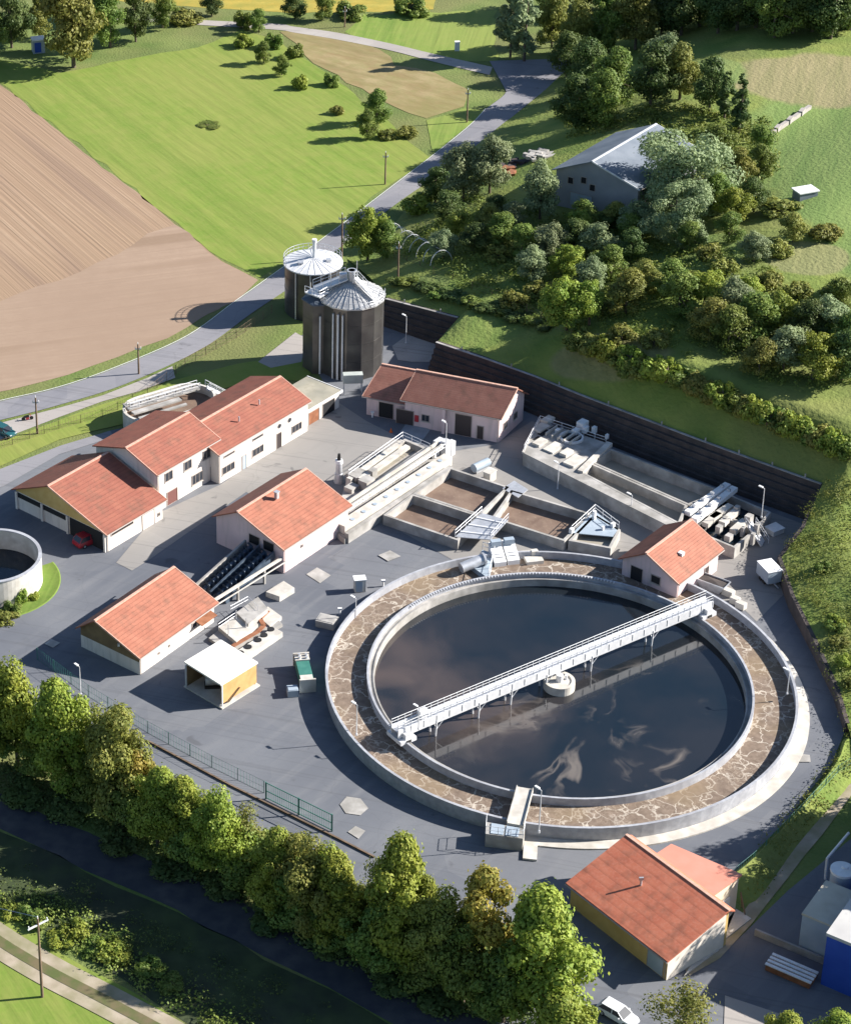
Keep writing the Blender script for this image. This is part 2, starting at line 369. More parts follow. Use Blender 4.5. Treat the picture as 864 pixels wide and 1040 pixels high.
def water():
    m,t,b,pos=base_mat('tank_water',.05,.7)
    n=t.nodes.new('ShaderNodeTexNoise'); n.inputs['Scale'].default_value=.055; n.inputs['Detail'].default_value=3; t.links.new(pos,n.inputs['Vector'])
    sm=t.nodes.new('ShaderNodeVectorMath'); sm.operation='SCALE'; sm.inputs['Scale'].default_value=22; t.links.new(n.outputs['Color'],sm.inputs[0])
    ad=t.nodes.new('ShaderNodeVectorMath'); ad.operation='ADD'; t.links.new(pos,ad.inputs[0]); t.links.new(sm.outputs[0],ad.inputs[1])
    q=noise(t,ad.outputs[0],.10,4,.6)
    band=math_(t,'ABSOLUTE',math_(t,'SUBTRACT',q,.5))
    wisps=ramp(t,band,.0,.045,(1,1,1),(0,0,0))
    # scum drifts to the near right part of the basin
    d=t.nodes.new('ShaderNodeVectorMath'); d.operation='DISTANCE'; t.links.new(pos,d.inputs[0]); d.inputs[1].default_value=(62.0,231.0,.6)
    near=ramp(t,math_(t,'DIVIDE',d.outputs['Value'],30.0),.35,.85,(1,1,1),(0,0,0))
    mask=math_(t,'MULTIPLY',wisps,math_(t,'MULTIPLY',near,ramp(t,noise(t,pos,.12,4),.45,.62)))
    d2=t.nodes.new('ShaderNodeVectorMath'); d2.operation='DISTANCE'; t.links.new(pos,d2.inputs[0]); d2.inputs[1].default_value=(38.0,245.0,.6)
    murk=math_(t,'MULTIPLY',ramp(t,math_(t,'DIVIDE',d2.outputs['Value'],22.0),.2,1.0,(1,1,1),(0,0,0)),ramp(t,noise(t,ad.outputs[0],.06,3),.35,.65))
    c=mixc(t,ramp(t,noise(t,pos,.08,4),.35,.65),(.006,.012,.018),(.018,.020,.024))
    c=mixc(t,math_(t,'MULTIPLY',murk,.85),c,(.115,.085,.072))
    c=mixc(t,math_(t,'MULTIPLY',mask,.5),c,(.25,.21,.175))
    t.links.new(c,b.inputs['Base Color'])
    t.links.new(math_(t,'MULTIPLY_ADD',mask,.5,.08),b.inputs['Roughness'])
    bp=t.nodes.new('ShaderNodeBump'); bp.inputs['Distance'].default_value=.01; bp.inputs['Strength'].default_value=.12
    t.links.new(noise(t,pos,1.4,2),bp.inputs['Height']); t.links.new(bp.outputs[0],b.inputs['Normal'])
    return m
M['water']=water()
M['darkwater']=mat('dark_water',(.01,.02,.03),.08,spec=.5)
M['greywater']=mat('settling_water',(.30,.27,.22),.3,(.36,.33,.27),.4,spec=.5)
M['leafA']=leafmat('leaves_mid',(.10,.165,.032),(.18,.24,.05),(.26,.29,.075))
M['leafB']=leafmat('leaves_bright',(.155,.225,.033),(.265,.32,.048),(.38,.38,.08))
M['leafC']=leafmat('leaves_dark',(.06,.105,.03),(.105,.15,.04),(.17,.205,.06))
M['leafD']=leafmat('leaves_grey',(.165,.215,.105),(.25,.305,.145),(.33,.37,.19))
M['leafY']=leafmat('leaves_yellow',(.26,.27,.05),(.37,.34,.06),(.46,.33,.08))
M['leafO']=leafmat('leaves_olive',(.15,.18,.042),(.235,.25,.055),(.33,.30,.08))
M['weeds']=leafmat('weed_leaves',(.11,.165,.03),(.19,.23,.045),(.29,.28,.085))
# ---------------------------------------------------------------- ground, hill
def sheet(name,pts,z,m,px=True,wig=0.0,seg=4.0):
    """flat polygon; outline subdivided and slightly uneven when wig>0"""
    q=[P(*p) if px else Vector(p) for p in pts]; out=[]
    rnd=random.Random(len(name)*31+len(pts))
    for i,a in enumerate(q):
        b=q[(i+1)%len(q)]; d=b-a
        k=max(1,int(d.length/seg)) if wig>0 else 1
        n=Vector((-d.y,d.x,0)).normalized() if d.length>0 else Vector((0,0,0))
        for j in range(k):
            p=a+d*(j/k)
            if j and wig: p=p+n*rnd.uniform(-wig,wig)
            out.append((p.x,p.y,z))
    me=bpy.data.meshes.new(name); bm=bmesh.new()
    vs=[bm.verts.new(v) for v in out]; f=bm.faces.new(vs); bmesh.ops.triangulate(bm,faces=[f]); bmesh.ops.recalc_face_normals(bm,faces=bm.faces)
    if sum(f.normal.z for f in bm.faces)<0: bmesh.ops.reverse_faces(bm,faces=bm.faces)
    bm.to_mesh(me); bm.free(); me.materials.append(m)
    o=bpy.data.objects.new(name,me); COL.objects.link(o); return tag(o,kind='structure')
def strip(name,ctr,wid,z,m):
    """ribbon through world points"""
    L=[];Rr=[]
    for i,p in enumerate(ctr):
        d=(ctr[min(i+1,len(ctr)-1)]-ctr[max(i-1,0)]); n=Vector((-d.y,d.x,0)).normalized()*(wid[i] if isinstance(wid,list) else wid)/2
        L.append(p+n);Rr.append(p-n)
    b=MB()
    for i in range(len(ctr)-1): b.quad((L[i].x,L[i].y,z),(Rr[i].x,Rr[i].y,z),(Rr[i+1].x,Rr[i+1].y,z),(L[i+1].x,L[i+1].y,z))
    o=b.build(name,m); return tag(o,kind='structure')
def smooth(pts,k=6):
    out=[]
    n=len(pts)
    for i in range(n-1):
        p0,p1,p2,p3=pts[max(i-1,0)],pts[i],pts[i+1],pts[min(i+2,n-1)]
        for j in range(k):
            t=j/k; out.append(.5*((2*p1)+(p2-p0)*t+(2*p0-5*p1+4*p2-p3)*t*t+(3*p1-p0-3*p2+p3)*t**3))
    out.append(pts[-1]); return out
g=MB(); g.quad((-2500,-300,0),(3000,-300,0),(3000,5000,0),(-2500,5000,0)); tag(g.build('ground',M['grass']),kind='structure')
# high ground behind and to the right of the plant: (px,py, height)
HP=[(352,262,0),(376,282,1.5),(393,303,4.0),(430,312.5,4.6),(466,322,5.0),(444,347,5.0),(495,364,5.0),(545,382,5.0),(592,401,5.0),(645,421,5.0),(700,442,5.0),(768,467,5.0),(835,491,5.0),
    (815,535,4.0),(791,566,2.4),(804,604,2.2),(828,652,1.9),(850,700,1.6),(860,735,1.3),(872,775,.8),(890,800,.3)]
HW=[P(a,b,c) for a,b,c in HP]
def dirs(i):
    n=len(HW)
    # fan of outward directions
    if i<=3: a=(58,56,54,52)[i]
    elif i<=12: a=51-(i-3)*1.6
    else: a=36-(i-12)*6
    return Vector((math.cos(R_(a)),math.sin(R_(a)),0))
def hprof(i,u):
    h0=HP[i][2]
    k=1.0
    if i<=2: k=[0,.25,.6][i]
    if i<=12: 
        sl_=.22+.75*min(1,max(0,(i-6)/2))
        z=h0+ k*(sl_*min(u,7)+.08*max(0,min(u-7,60))+ .02*max(0,u-67))
    else:
        f=(len(HP)-1-i)/8; f=max(0,f)
        z=h0+f*(.40*min(u,8.5)+.10*max(0,min(u-8.5,60))+.02*max(0,u-68))
    return z
us=[0,1.2,3,5,7,8.5,10,13,17,22,28,36,46,60,80,105,140,190,260,360,520,800,1300]
cols=[];  # densify along the polyline
for i in range(len(HW)-1):
    n=max(1,int((HW[i+1]-HW[i]).length/3.0))
    for j in range(n): cols.append((i,j/n))
cols.append((len(HW)-1,0.0))
hm=MB(); rows=[]
for i,t in cols:
    j=min(i+1,len(HW)-1)
    a=HW[i].lerp(HW[j],t); d=dirs(i).lerp(dirs(j),t).normalized(); row=[]
    for u in us:
        z=hprof(i,u)*(1-t)+hprof(j,u)*t
        wob=(math.sin(a.x*.11+u*.09)+math.sin(a.y*.13-u*.05))*.35*min(1,u/12)
        p=a+d*u; row.append((p.x,p.y,z+wob))
    rows.append(row)
vs=[p for r in rows for p in r]; k=len(us)
fs=[(i*k+j,i*k+j+1,(i+1)*k+j+1,(i+1)*k+j) for i in range(len(rows)-1) for j in range(k-1)]
hm.add(vs,fs,True)
HB=BVHTree.FromPolygons([Vector(v) for v in vs],fs)
ho=hm.build('hill',M['bank']); tag(ho,kind='structure')
def G(px,py):
    """point of the terrain seen at a photo pixel"""
    D=(cF+((px-PPX)/FPX)*cR-((py-PPY)/FPX)*cU).normalized()
    h=HB.ray_cast(Vector((0,0,CH)),D,5000)
    p=P(px,py)
    if h[0] is not None and h[0].z>0.02 and (h[0]-Vector((0,0,CH))).length<(p-Vector((0,0,CH))).length: return h[0]
    return p
def TZ(x,y):
    h=HB.ray_cast(Vector((x,y,300)),Vector((0,0,-1)))
    return max(0,h[0].z) if h[0] is not None else 0.0
def inpoly(x,y,poly):
    c=False;n=len(poly)
    for i in range(n):
        x1,y1=poly[i];x2,y2=poly[(i+1)%n]
        if (y1>y)!=(y2>y) and x<(x2-x1)*(y-y1)/(y2-y1)+x1: c=not c
    return c
def drape(name,poly,m,lift=.07,step=.9):
    xs=[p[0] for p in poly];ys=[p[1] for p in poly]; W=[(G(*p).x,G(*p).y) for p in poly]
    x0,x1,y0,y1=min(a[0] for a in W),max(a[0] for a in W),min(a[1] for a in W),max(a[1] for a in W)
    b=MB(); idx={}; vs=[];fs=[]
    nx,ny=int((x1-x0)/step)+1,int((y1-y0)/step)+1
    def vid(i,j):
        if (i,j) not in idx:
            x,y=x0+i*step,y0+j*step; idx[(i,j)]=len(vs); vs.append((x,y,TZ(x,y)+lift))
        return idx[(i,j)]
    rnd=random.Random(3)
    for i in range(nx):
        for j in range(ny):
            if inpoly(x0+(i+.5)*step+rnd.gauss(0,.9),y0+(j+.5)*step+rnd.gauss(0,.9),W): fs.append((vid(i,j),vid(i+1,j),vid(i+1,j+1),vid(i,j+1)))
    b.add(vs,fs,True); return tag(b.build(name,m),kind='structure')
Z1,Z2,Z3,Z4,Z5=.03,.06,.09,.12,.15
sheet('ploughed_field',[(-200,-60),(0,86),(60,133),(115,177),(170,221),(225,265),(262,284),(250,296),(190,332),(120,362),(40,388),(-20,401),(-300,450)],Z1,M['soil'],wig=.5)
M['soil2']=striped('harrowed_soil',R_(12),(.30,.215,.155),(.355,.26,.19),(.275,.195,.14),1.0,streak=.02,patch=.03,c3=(.22,.15,.10),line=.7)
sheet('field_headland',[(-200,392),(0,306),(60,285),(120,258),(150,237),(178,228),(225,266),(262,284.5),(250,296.5),(190,332.5),(120,362.5),(40,388.5),(-20,401.5),(-300,450.5)],Z1+.012,M['soil2'],wig=.7)
sheet('meadow',[(-40,50),(0,84),(60,131),(115,175),(170,219),(226,263),(264,282),(300,262),(345,230),(392,190),(437,160),(400,128),(360,95),(322,68),(285,42),(245,30),(200,48),(130,60),(60,74)],Z1,M['meadow'],wig=.6)
sheet('dry_field',[(284,32),(317,29),(350,38),(385,50),(400,66),(442,74),(474,90),(471,108),(433,120),(400,108),(378,97),(330,70)],Z2,M['dry'],wig=1.0)
sheet('upper_meadow',[(370,14),(505,10),(505,62),(460,62),(385,45),(350,32)],Z1,M['meadow2'],wig=1.0)
sheet('crop_field',[(60,-120),(440,-120),(440,9),(400,12),(300,13),(250,10),(170,5),(80,-2)],Z1,M['crop'],wig=.8)
sheet('verge',[(433,122),(471,110),(492,112),(478,126),(440,156)],Z2,M['meadow2'],wig=.4)
def edge_road(name,L,Rr,z,m):
    L=smooth([P(*p) for p in L]);Rr=smooth([P(*p) for p in Rr]); b=MB()
    for i in range(len(L)-1): b.quad((L[i].x,L[i].y,z),(Rr[i].x,Rr[i].y,z),(Rr[i+1].x,Rr[i+1].y,z),(L[i+1].x,L[i+1].y,z))
    return tag(b.build(name,m),kind='structure')
rdL=[(-120,436),(0,408),(60,394),(120,373),(190,342),(240,306),(285,274),(340,234),(394,193),(440,158),(478,127),(493,111),(514,93),(505,76)]
rdR=[(-120,455),(0,427),(62,411),(128,390),(204,355),(256,318),(300,288),(352,246),(404,206),(452,173),(492,143),(521,118),(553,92),(575,76)]
edge_road('road',rdL,rdR,Z3,M['road'])
sheet('road_junction',[(497,62),(514,93),(553,92),(575,76),(640,66),(640,54),(560,60)],Z3+.03,M['road'])
strip('road_edge_line',smooth([P(*p)+V(0,.25) for p in rdL[:-2]]),.12,Z4,M['white'])
edge_road('lane',[(100,14),(200,20),(280,24),(299,27),(342,33),(396,44),(442,55),(500,68)],[(100,19),(200,25),(280,30),(299,33),(342,40),(396,51),(442,63),(497,76)],Z3-.01,M['pathc'])
sheet('footway',[(-120,459),(0,430),(62,414),(104,402),(150,384),(175,372),(178,384),(140,398),(104,408),(60,424),(0,447),(-120,478)],Z3,M['pathc'])
# plant yard
sheet('plant_yard',[(-90,740),(-90,560),(-20,505),(10,490),(60,455),(110,438),(330,390),(300,345),(372,296),(396,330),(470,340),(540,395),(835,510),(800,560),(806,604),(834,655),(852,702),(857,745),(845,775),(800,832),(752,880),(700,930),(560,930),(450,950),(310,890),(240,850),(130,790),(40,735),(-20,700)],Z2,M['asphalt'])
sheet('pale_paving',[(118,572),(160,522),(225,492),(345,410),(372,428),(440,462),(502,452),(540,428),(700,490),(835,540),(800,560),(800,600),(768,632),(748,612),(690,640),(560,575),(470,575),(392,532),(345,535),(318,545),(250,500),(150,570),(134,580)],Z3,M['paving'])
sheet('back_paving',[(-60,500),(0,477),(62,453),(112,438),(116,444),(60,462),(4,494),(-60,516)],Z4,M['road'])
sheet('silo_court',[(262,368),(300,338),(312,345),(306,368),(275,374)],Z4,M['pathc'])
sheet('court_slab',[(398,352),(420,336),(436,347),(446,352),(436,368),(418,368),(404,366)],Z4,M['pathc'])
sheet('grass_lawn',[(-60,468),(0,449),(60,427),(104,411),(140,400),(175,387),(240,370),(300,362),(318,372),(312,388),(270,384),(190,405),(130,430),(60,447),(0,474),(-60,490)],Z3+.015,M['meadow'],wig=.2)
for i,q in enumerate([[(311,584),(322,577),(336,585),(325,593)],[(345,818),(352,810),(366,812),(374,822),(366,829),(351,827)],[(353,846),(361,840),(371,845),(364,853)],[(205,597),(214,592),(222,598),(213,604)],[(806,766),(822,768),(823,775),(808,775)],[(45,655),(52,650),(61,654),(54,659)],[(384,565),(396,560),(407,566),(394,571)]]):
    sheet('paving_patch',q,Z4+.01*i,M['concrete'])
sheet('paving_ramp',[(401,446),(414,429),(437,437),(426,452)],Z4+.03,mat('blue_grey_slab',(.24,.27,.30),.8,(.3,.33,.36),.6))
# foreground left: shaded track bed, verge, farm track
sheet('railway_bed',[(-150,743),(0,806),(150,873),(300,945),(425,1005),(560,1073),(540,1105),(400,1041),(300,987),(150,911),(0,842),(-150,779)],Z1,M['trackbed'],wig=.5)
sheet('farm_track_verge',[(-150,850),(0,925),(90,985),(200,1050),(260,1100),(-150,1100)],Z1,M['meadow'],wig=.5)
sheet('shaded_verge',[(-150,782),(0,845),(150,914),(300,990),(400,1044),(540,1108),(300,1120),(190,1040),(90,975),(0,915),(-150,840)],Z1,mat('shade_toned_grass',(.035,.05,.02),.95,(.06,.08,.03),.4,col3=(.03,.03,.03),scale3=.15),wig=.5)  # tree row's shade put into this verge's dark grass colour
strip('farm_track',smooth([P(*p) for p in ((-60,915),(0,957),(50,987),(100,1013),(160,1045),(240,1090))]),4.4,Z3,M['dirt'])
strip('farm_track_ridge',smooth([P(*p) for p in ((-60,915),(0,957),(50,987),(100,1013),(160,1045),(240,1090))]),1.3,Z4,mat('track_grass',(.15,.12,.065),.9,(.09,.11,.035),.6))
# foreground right: yard, dirt path
sheet('lower_yard',[(560,905),(700,945),(735,968),(800,905),(1000,740),(1150,850),(1000,1200),(520,1200),(500,1000)],Z1,M['asphalt'])
sheet('dirt_path',[(700,992),(731,974),(764,938),(866,806),(1000,690),(1000,680),(862,798),(790,880),(756,925),(727,962),(695,985)],Z3,M['dirt'],wig=.15)
sheet('concrete_slab',[(736,1012),(790,1030),(850,1065),(850,1120),(720,1120),(735,1040)],Z3,M['pathc'])
bk=MB(); inn=smooth([P(*p) for p in ((880,770),(858,750),(846,777),(801,834),(753,880),(733,893))],4); out=smooth([P(*p) for p in ((905,795),(872,788),(858,806),(812,858),(768,918),(744,915))],4)
for i in range(len(inn)-1):
    h0=1.0
    m0=inn[i].lerp(out[i],.18)+V(0,0,h0); m1=inn[i+1].lerp(out[i+1],.18)+V(0,0,h0)
    for a,b_,c,d_ in ((inn[i],inn[i+1],m1,m0),(m0,m1,out[i+1]+V(0,0,.02),out[i]+V(0,0,.02))): bk.add([a,b_,c,d_],[(0,1,2,3)],True)
tag(bk.build('grass_bank',M['bank']),kind='structure')
def hill_patches(m,patches):
    t=m.node_tree; b=t.nodes['Principled BSDF']; g=t.nodes.new('ShaderNodeNewGeometry'); pos=g.outputs['Position']
    c=b.inputs['Base Color'].links[0].from_socket
    wob=math_(t,'MULTIPLY_ADD',noise(t,pos,.09,6),1.3,-.65)
    for (px,py,w_,h_,c0,c1,ang) in patches:
        o=G(px,py); rx=abs(G(px+w_*.5,py).x-o.x); ry=abs(G(px,py-h_*.5).y-o.y)
        sb=t.nodes.new('ShaderNodeVectorMath'); sb.operation='SUBTRACT'; t.links.new(pos,sb.inputs[0]); sb.inputs[1].default_value=(o.x,o.y,0)
        v=mapped(t,sb.outputs[0],ang,1/rx,1/ry,0)
        ln=t.nodes.new('ShaderNodeVectorMath'); ln.operation='LENGTH'; t.links.new(v,ln.inputs[0])
        d=math_(t,'ADD',ln.outputs['Value'],math_(t,'MULTIPLY',wob,.45))
        mask=ramp(t,d,.88,1.06,(1,1,1),(0,0,0))
        st=noise(t,mapped(t,pos,R_(70),.07,1),.6,4)
        cc=mixc(t,ramp(t,st,.35,.65),c0,c1)
        c=mixc(t,mask,c,cc)
    t.links.new(c,b.inputs['Base Color'])
hill_patches(M['bank'],[
 (915,185,290,215,(.13,.20,.05),(.17,.235,.065),0),
 (830,80,210,56,(.20,.19,.085),(.27,.235,.12),0),
 (700,75,130,26,(.15,.21,.06),(.19,.24,.07),0),
 (690,262,190,40,(.13,.19,.045),(.17,.22,.06),0),
 (620,355,150,36,(.20,.20,.075),(.26,.25,.10),R_(-30)),
 (485,325,110,50,(.13,.19,.04),(.18,.225,.055),R_(-35)),
 (820,262,90,40,(.19,.20,.08),(.24,.24,.10),0),
 (430,290,60,22,(.14,.19,.05),(.18,.22,.06),0)])
sheet('scrap_yard_ground',[(498,178),(508,150),(540,140),(548,150),(530,185)],Z1,M['dirt'],wig=.3)
# ---------------------------------------------------------------- round clarifier
TC=V(52.785,246.09); 
def ring(name,c,ro,ri,z0,z1,m,parent=None,n=120,bev=.0):
    b=MB(); b.lathe((c.x,c.y,0),[(ri,z0),(ri,z1),(ro,z1),(ro,z0)],n,smooth=False); return b.build(name,m,parent)
def disc(name,c,r,z,m,parent=None,n=96,ri=0):
    b=MB()
    if ri: b.lathe((c.x,c.y,0),[(ri,z),(r,z)],n,smooth=False)
    else: b.add([(c.x+math.cos(2*math.pi*i/n)*r,c.y+math.sin(2*math.pi*i/n)*r,z) for i in range(n)],[tuple(range(n))])
    return b.build(name,m,parent)
def railing(b,pts,h=1.05,post=1.6,r=.035,mid=True):
    for i in range(len(pts)-1):
        a,c=Vector(pts[i]),Vector(pts[i+1]); up=V(0,0,h)
        b.tube(a+up,c+up,r,n=5)
        if mid: b.tube(a+up*.5,c+up*.5,r*.8,n=5)
        n=max(1,int((c-a).length/post))
        for j in range(n+(1 if i==len(pts)-2 else 0)): q=a.lerp(c,j/n); b.tube(q,q+up,r,n=5)
    return b
def circ(c,r,z,a0,a1,n): return [V(c.x+math.cos(R_(a0+(a1-a0)*i/n))*r,c.y+math.sin(R_(a0+(a1-a0)*i/n))*r,z) for i in range(n+1)]
tk=thing('clarifier','big round sewage clarifier with dark water inside a ring of brown foamy sludge','clarifier',TC)
ring('outer_wall',TC,29.6,29.27,-.1,2.0,M['rim'],tk)
b=MB(); b.lathe((TC.x,TC.y,0),[(29.62,.24),(31.1,.24),(31.1,-.1)],70,R_(-112),R_(30),smooth=False); b.build('wall_footing',M['conclight'],tk)
disc('foam_channel',TC,29.28,.9,M['foam'],tk,ri=24.2)
ring('inner_wall',TC,24.3,24.02,-.1,2.0,M['rim'],tk)
ring('launder_floor',TC,24.02,23.5,.3,1.3,M['concrete'],tk)
ring('weir_wall',TC,23.5,23.32,.1,1.45,M['concrete'],tk)
wt=disc('water_surface',TC,23.34,.32,M['water'],tk); 
# scum baffle clips along the far launder
b=MB()
for i in range(70):
    q=R_(62+i*1.05); b.box((TC.x+math.cos(q)*23.9,TC.y+math.sin(q)*23.9,1.9),.35,.12,.16,q)
b.each('launder_bracket',M['steelL'],tk)
# footbridge over the sludge ring, near side
fb=thing('channel_footbridge','short pale concrete footbridge crossing the foam ring on its near side','footbridge',P(524,822))
a0,a1=P(533,801,2.1),P(523,838,2.1)
b=MB(); b.bar(a0+V(0,0,.1),a1+V(0,0,.1),2.0,.35); b.build('deck',M['conclight'],fb)
b=MB(); 
for s in (-1,1):
    d=(a1-a0).normalized(); n=Vector((-d.y,d.x,0))*.95*s; b.bar(a0+n+V(0,0,.32),a1+n+V(0,0,.32),.1,.22)
b.build('edge_beam',M['concrete'],fb)
ch=thing('inlet_chamber','box shaped concrete inlet chamber with grey covers on the near outside of the round clarifier','chamber',P(513,855))
q=[P(494,834,2.1),P(533,841,2.1),P(531,851,2.1),P(493,846,2.1)]
cx=sum((v for v in q),V(0,0))/4
b=MB(); b.prism([(v.x,v.y) for v in q],0,1.95); b.build('chamber_wall',M['concrete'],ch)
b=MB(); 
for i in (0,1):
    p0=q[0].lerp(q[1],.08+.45*i);p1=q[0].lerp(q[1],.47+.45*i);p2=q[3].lerp(q[2],.47+.45*i);p3=q[3].lerp(q[2],.08+.45*i)
    b.prism([(v.lerp(cx,.12).x,v.lerp(cx,.12).y) for v in (p0,p1,p2,p3)],1.96,2.05)
b.each('cover',M['bluegrey'],ch)
b=MB(); railing(b,[q[0]-V(0,0,.1),q[3]-V(0,0,.1),q[2]-V(0,0,.1),q[1]-V(0,0,.1)],1.1,1.3); b.build('railing',M['steelL'],ch)
b=MB(); b.box((q[2].x+.9,q[2].y-.2,.1),1.6,3.0,.25,R_(-12)); b.build('step',M['conclight'],ch)
# rotating bridge
E0=TC+V(-22.2,-11.5); E1=TC+V(22.4,14.2); bd=(E1-E0).normalized(); bn=Vector((-bd.y,bd.x,0))
br=thing('scraper_bridge','long white steel scraper bridge spanning the round clarifier','scraper bridge',TC)
zb=3.3
for s in (-1,1):
    b=MB(); b.bar(E0+bn*.68*s+V(0,0,zb+.35),E1+bn*.68*s+V(0,0,zb+.35),.14,1.25)
    n=26
    for i in range(n+1): p=E0.lerp(E1,i/n)+bn*.76*s; b.box((p.x,p.y,zb-.62),.09,.09,.92,math.atan2(bd.y,bd.x))
    b.build('side_girder',M['steelL'],br)
b=MB(); b.bar(E0+V(0,0,zb),E1+V(0,0,zb),1.2,.08)
for i in range(27): p=E0.lerp(E1,i/26); b.bar(p-bn*.6+V(0,0,zb+.02),p+bn*.6+V(0,0,zb+.02),.1,.06)
b.build('walkway',M['galv'],br)
for s in (-1,1):
    b=MB(); railing(b,[E0+bn*.68*s+V(0,0,zb+.35),E1+bn*.68*s+V(0,0,zb+.35)],.85,1.0,.04); b.build('railing',M['white'],br)
for i,t in enumerate((.115,.245,.345,.455,.60,.80)):
    p=E0.lerp(E1,t)
    b=MB()
    for s in (-1,1): b.tube(p+bn*.7*s+V(0,0,zb-.5),p+bn*.55*s+V(0,0,.2),.13,n=8)
    b.tube(p-bn*.7+V(0,0,1.5),p+bn*.7+V(0,0,zb-.4),.06,n=6); b.tube(p+bd*1.4-bn*.7+V(0,0,zb-.5),p-bn*.62+V(0,0,1.3),.06,n=6)
    b.build('scraper_arm',M['steelL'],br)
for e,k in ((E0,1),(E1,-1)):
    p=e+bd*1.1*k
    b=MB(); b.box((p.x,p.y,1.75),2.4,2.9,.55,math.atan2(bd.y,bd.x))
    for s in (-1,1): b.box((p.x+bn.x*1.1*s,p.y+bn.y*1.1*s,2.3),.9,.6,.75,math.atan2(bd.y,bd.x))
    b.build('drive_carriage',M['steelL'],br)
    for s in (-1,1):
        c0=p+bn*1.25*s+V(0,0,2.0); b=MB(); b.tube(c0-bd*.35,c0+bd*.35,.3,n=14); b.each('wheel',M['black'],br)
p=E0+bd*4.4
b=MB(); b.box((p.x+bn.x*.2,p.y+bn.y*.2,zb),1.2,.7,1.2,math.atan2(bd.y,bd.x)); b.build('control_box',M['steelL'],br)
cp=thing('centre_pier','round concrete pier in the middle of the dark water under the white bridge','pier',TC)
c0=V(P(568,690,1.6).x,P(568,690,1.6).y)
b=MB(); b.lathe((c0.x,c0.y,0),[(0,.2),(2.0,.2),(2.0,1.5),(1.55,1.5),(1.55,1.35),(0,1.35)],36,smooth=False); b.build('pier_ring',M['conclight'],cp)
b=MB(); b.tube(c0+V(0,0,1.3),c0+V(0,0,2.35),.45,n=16); b.tube(c0+V(.9,.3,1.3),c0+V(.9,.3,2.0),.2,n=8); b.build('bearing',M['steelL'],cp)
# ---------------------------------------------------------------- lamps and posts
def lamp_root(h):
    r=thing('lamp_post','x','lamp post',(0,0,0))
    b=MB(); b.tube((0,0,0),(0,0,h),.075,.05,n=8); b.tube((0,0,0),(0,0,.25),.14,n=8); b.build('pole',M['steelL'],r)
    b=MB(); b.tube((0,0,h-.04),(0,.45,h+.06),.045,n=6); b.box((0,.62,h+.0),.28,.65,.13); b.build('lamp_head',M['white'],r)
    return r
LP=Proto(lamp_root(4.4))
lamps=[(82,706,1.0,0,'slim grey lamp post at the left end of the tree row',0),
 (362,747,1.05,1.12,'lamp post rising from the outer wall of the round clarifier on its left side',0),
 (425,741,.75,3.3,'short lamp on the lower left end of the white scraper bridge',0),
 (547,846,1.4,2.0,'tall lamp post on the near rim of the round clarifier',0),
 (566,497,1.0,0,'lamp post on paving between the brown basins and the long channel',0),
 (452,470,1.55,0,'lamp post at the upper corner of the brown sludge basins below the pink building',0),
 (773,526,1.1,2.0,'lamp post on the stair at the right end of the long channels',0),
 (412,349,1.15,0,'lamp post in the court between the dark silo and the timber wall',0),
 (361,633,.9,0,'lamp post by the white control cabinet beside the round clarifier',0),
 (799,705,.8,1.9,'lamp post on the right rim of the round clarifier',0),
 (640,527,.9,0,'lamp post by the upper corner of the red roofed house at the clarifier',0)]
for x,y,s,z,l,_ in lamps:
    q=P(x,y,z); LP.put(q,R_(40),(1,1,s),l,'lamp posts of the sewage works')
def utility(px,py,h,label,arm=1.0,ang=0,wood=True):
    p=G(px,py); r=thing('utility_pole',label,'utility pole',p,'wooden utility poles')
    b=MB(); b.tube(p,p+V(0,0,h),.17,.12,n=8); b.build('pole',M['polewood'],r)
    d=V(math.cos(ang),math.sin(ang))*arm
    b=MB(); b.bar(p-d+V(0,0,h-.8),p+d+V(0,0,h-.8),.14,.16)
    b.build('crossarm',M['steelL'],r)
    b=MB()
    for t in (-.9,0,.9): q=p+d*t+V(0,0,h-.8 if t else h); b.tube(q,q+V(0,0,.3),.07,n=6)
    b.each('insulator',M['white'],r); return p+V(0,0,h+.2)
U1=utility(43,1013,11.0,'wooden utility pole with a bent crossarm beside the farm track at bottom left',1.3,R_(35))
utility(347,262,8.5,'wooden utility pole behind the silver topped tank at the road',.6)
utility(391,187,6.5,'wooden utility pole at the edge of the meadow by the road bend',.5)
utility(474,124,7,'wooden utility pole at the end of the brown stubble field',.5)
utility(350,27,4.5,'short utility pole at the far lane below the golden field',.4)
utility(38,441,6.5,'utility pole on the footway near the teal car',.5)
utility(141,380,5.5,'utility pole on the road verge above the oval tank',.5)
utility(404,285,7,'utility pole on the grass bank behind the dark silo',.4)
b=MB(); e=U1+V(-60,27,1.5)
pts=[U1.lerp(e,t/10)-V(0,0,6*(t/10)*(1-t/10)) for t in range(11)]
for i in range(10): b.tube(pts[i],pts[i+1],.03,n=4,caps=False)
wr=b.build('overhead_wire',M['galv']); tag(wr,'thin overhead wire running off left from the pole by the farm track','wire')
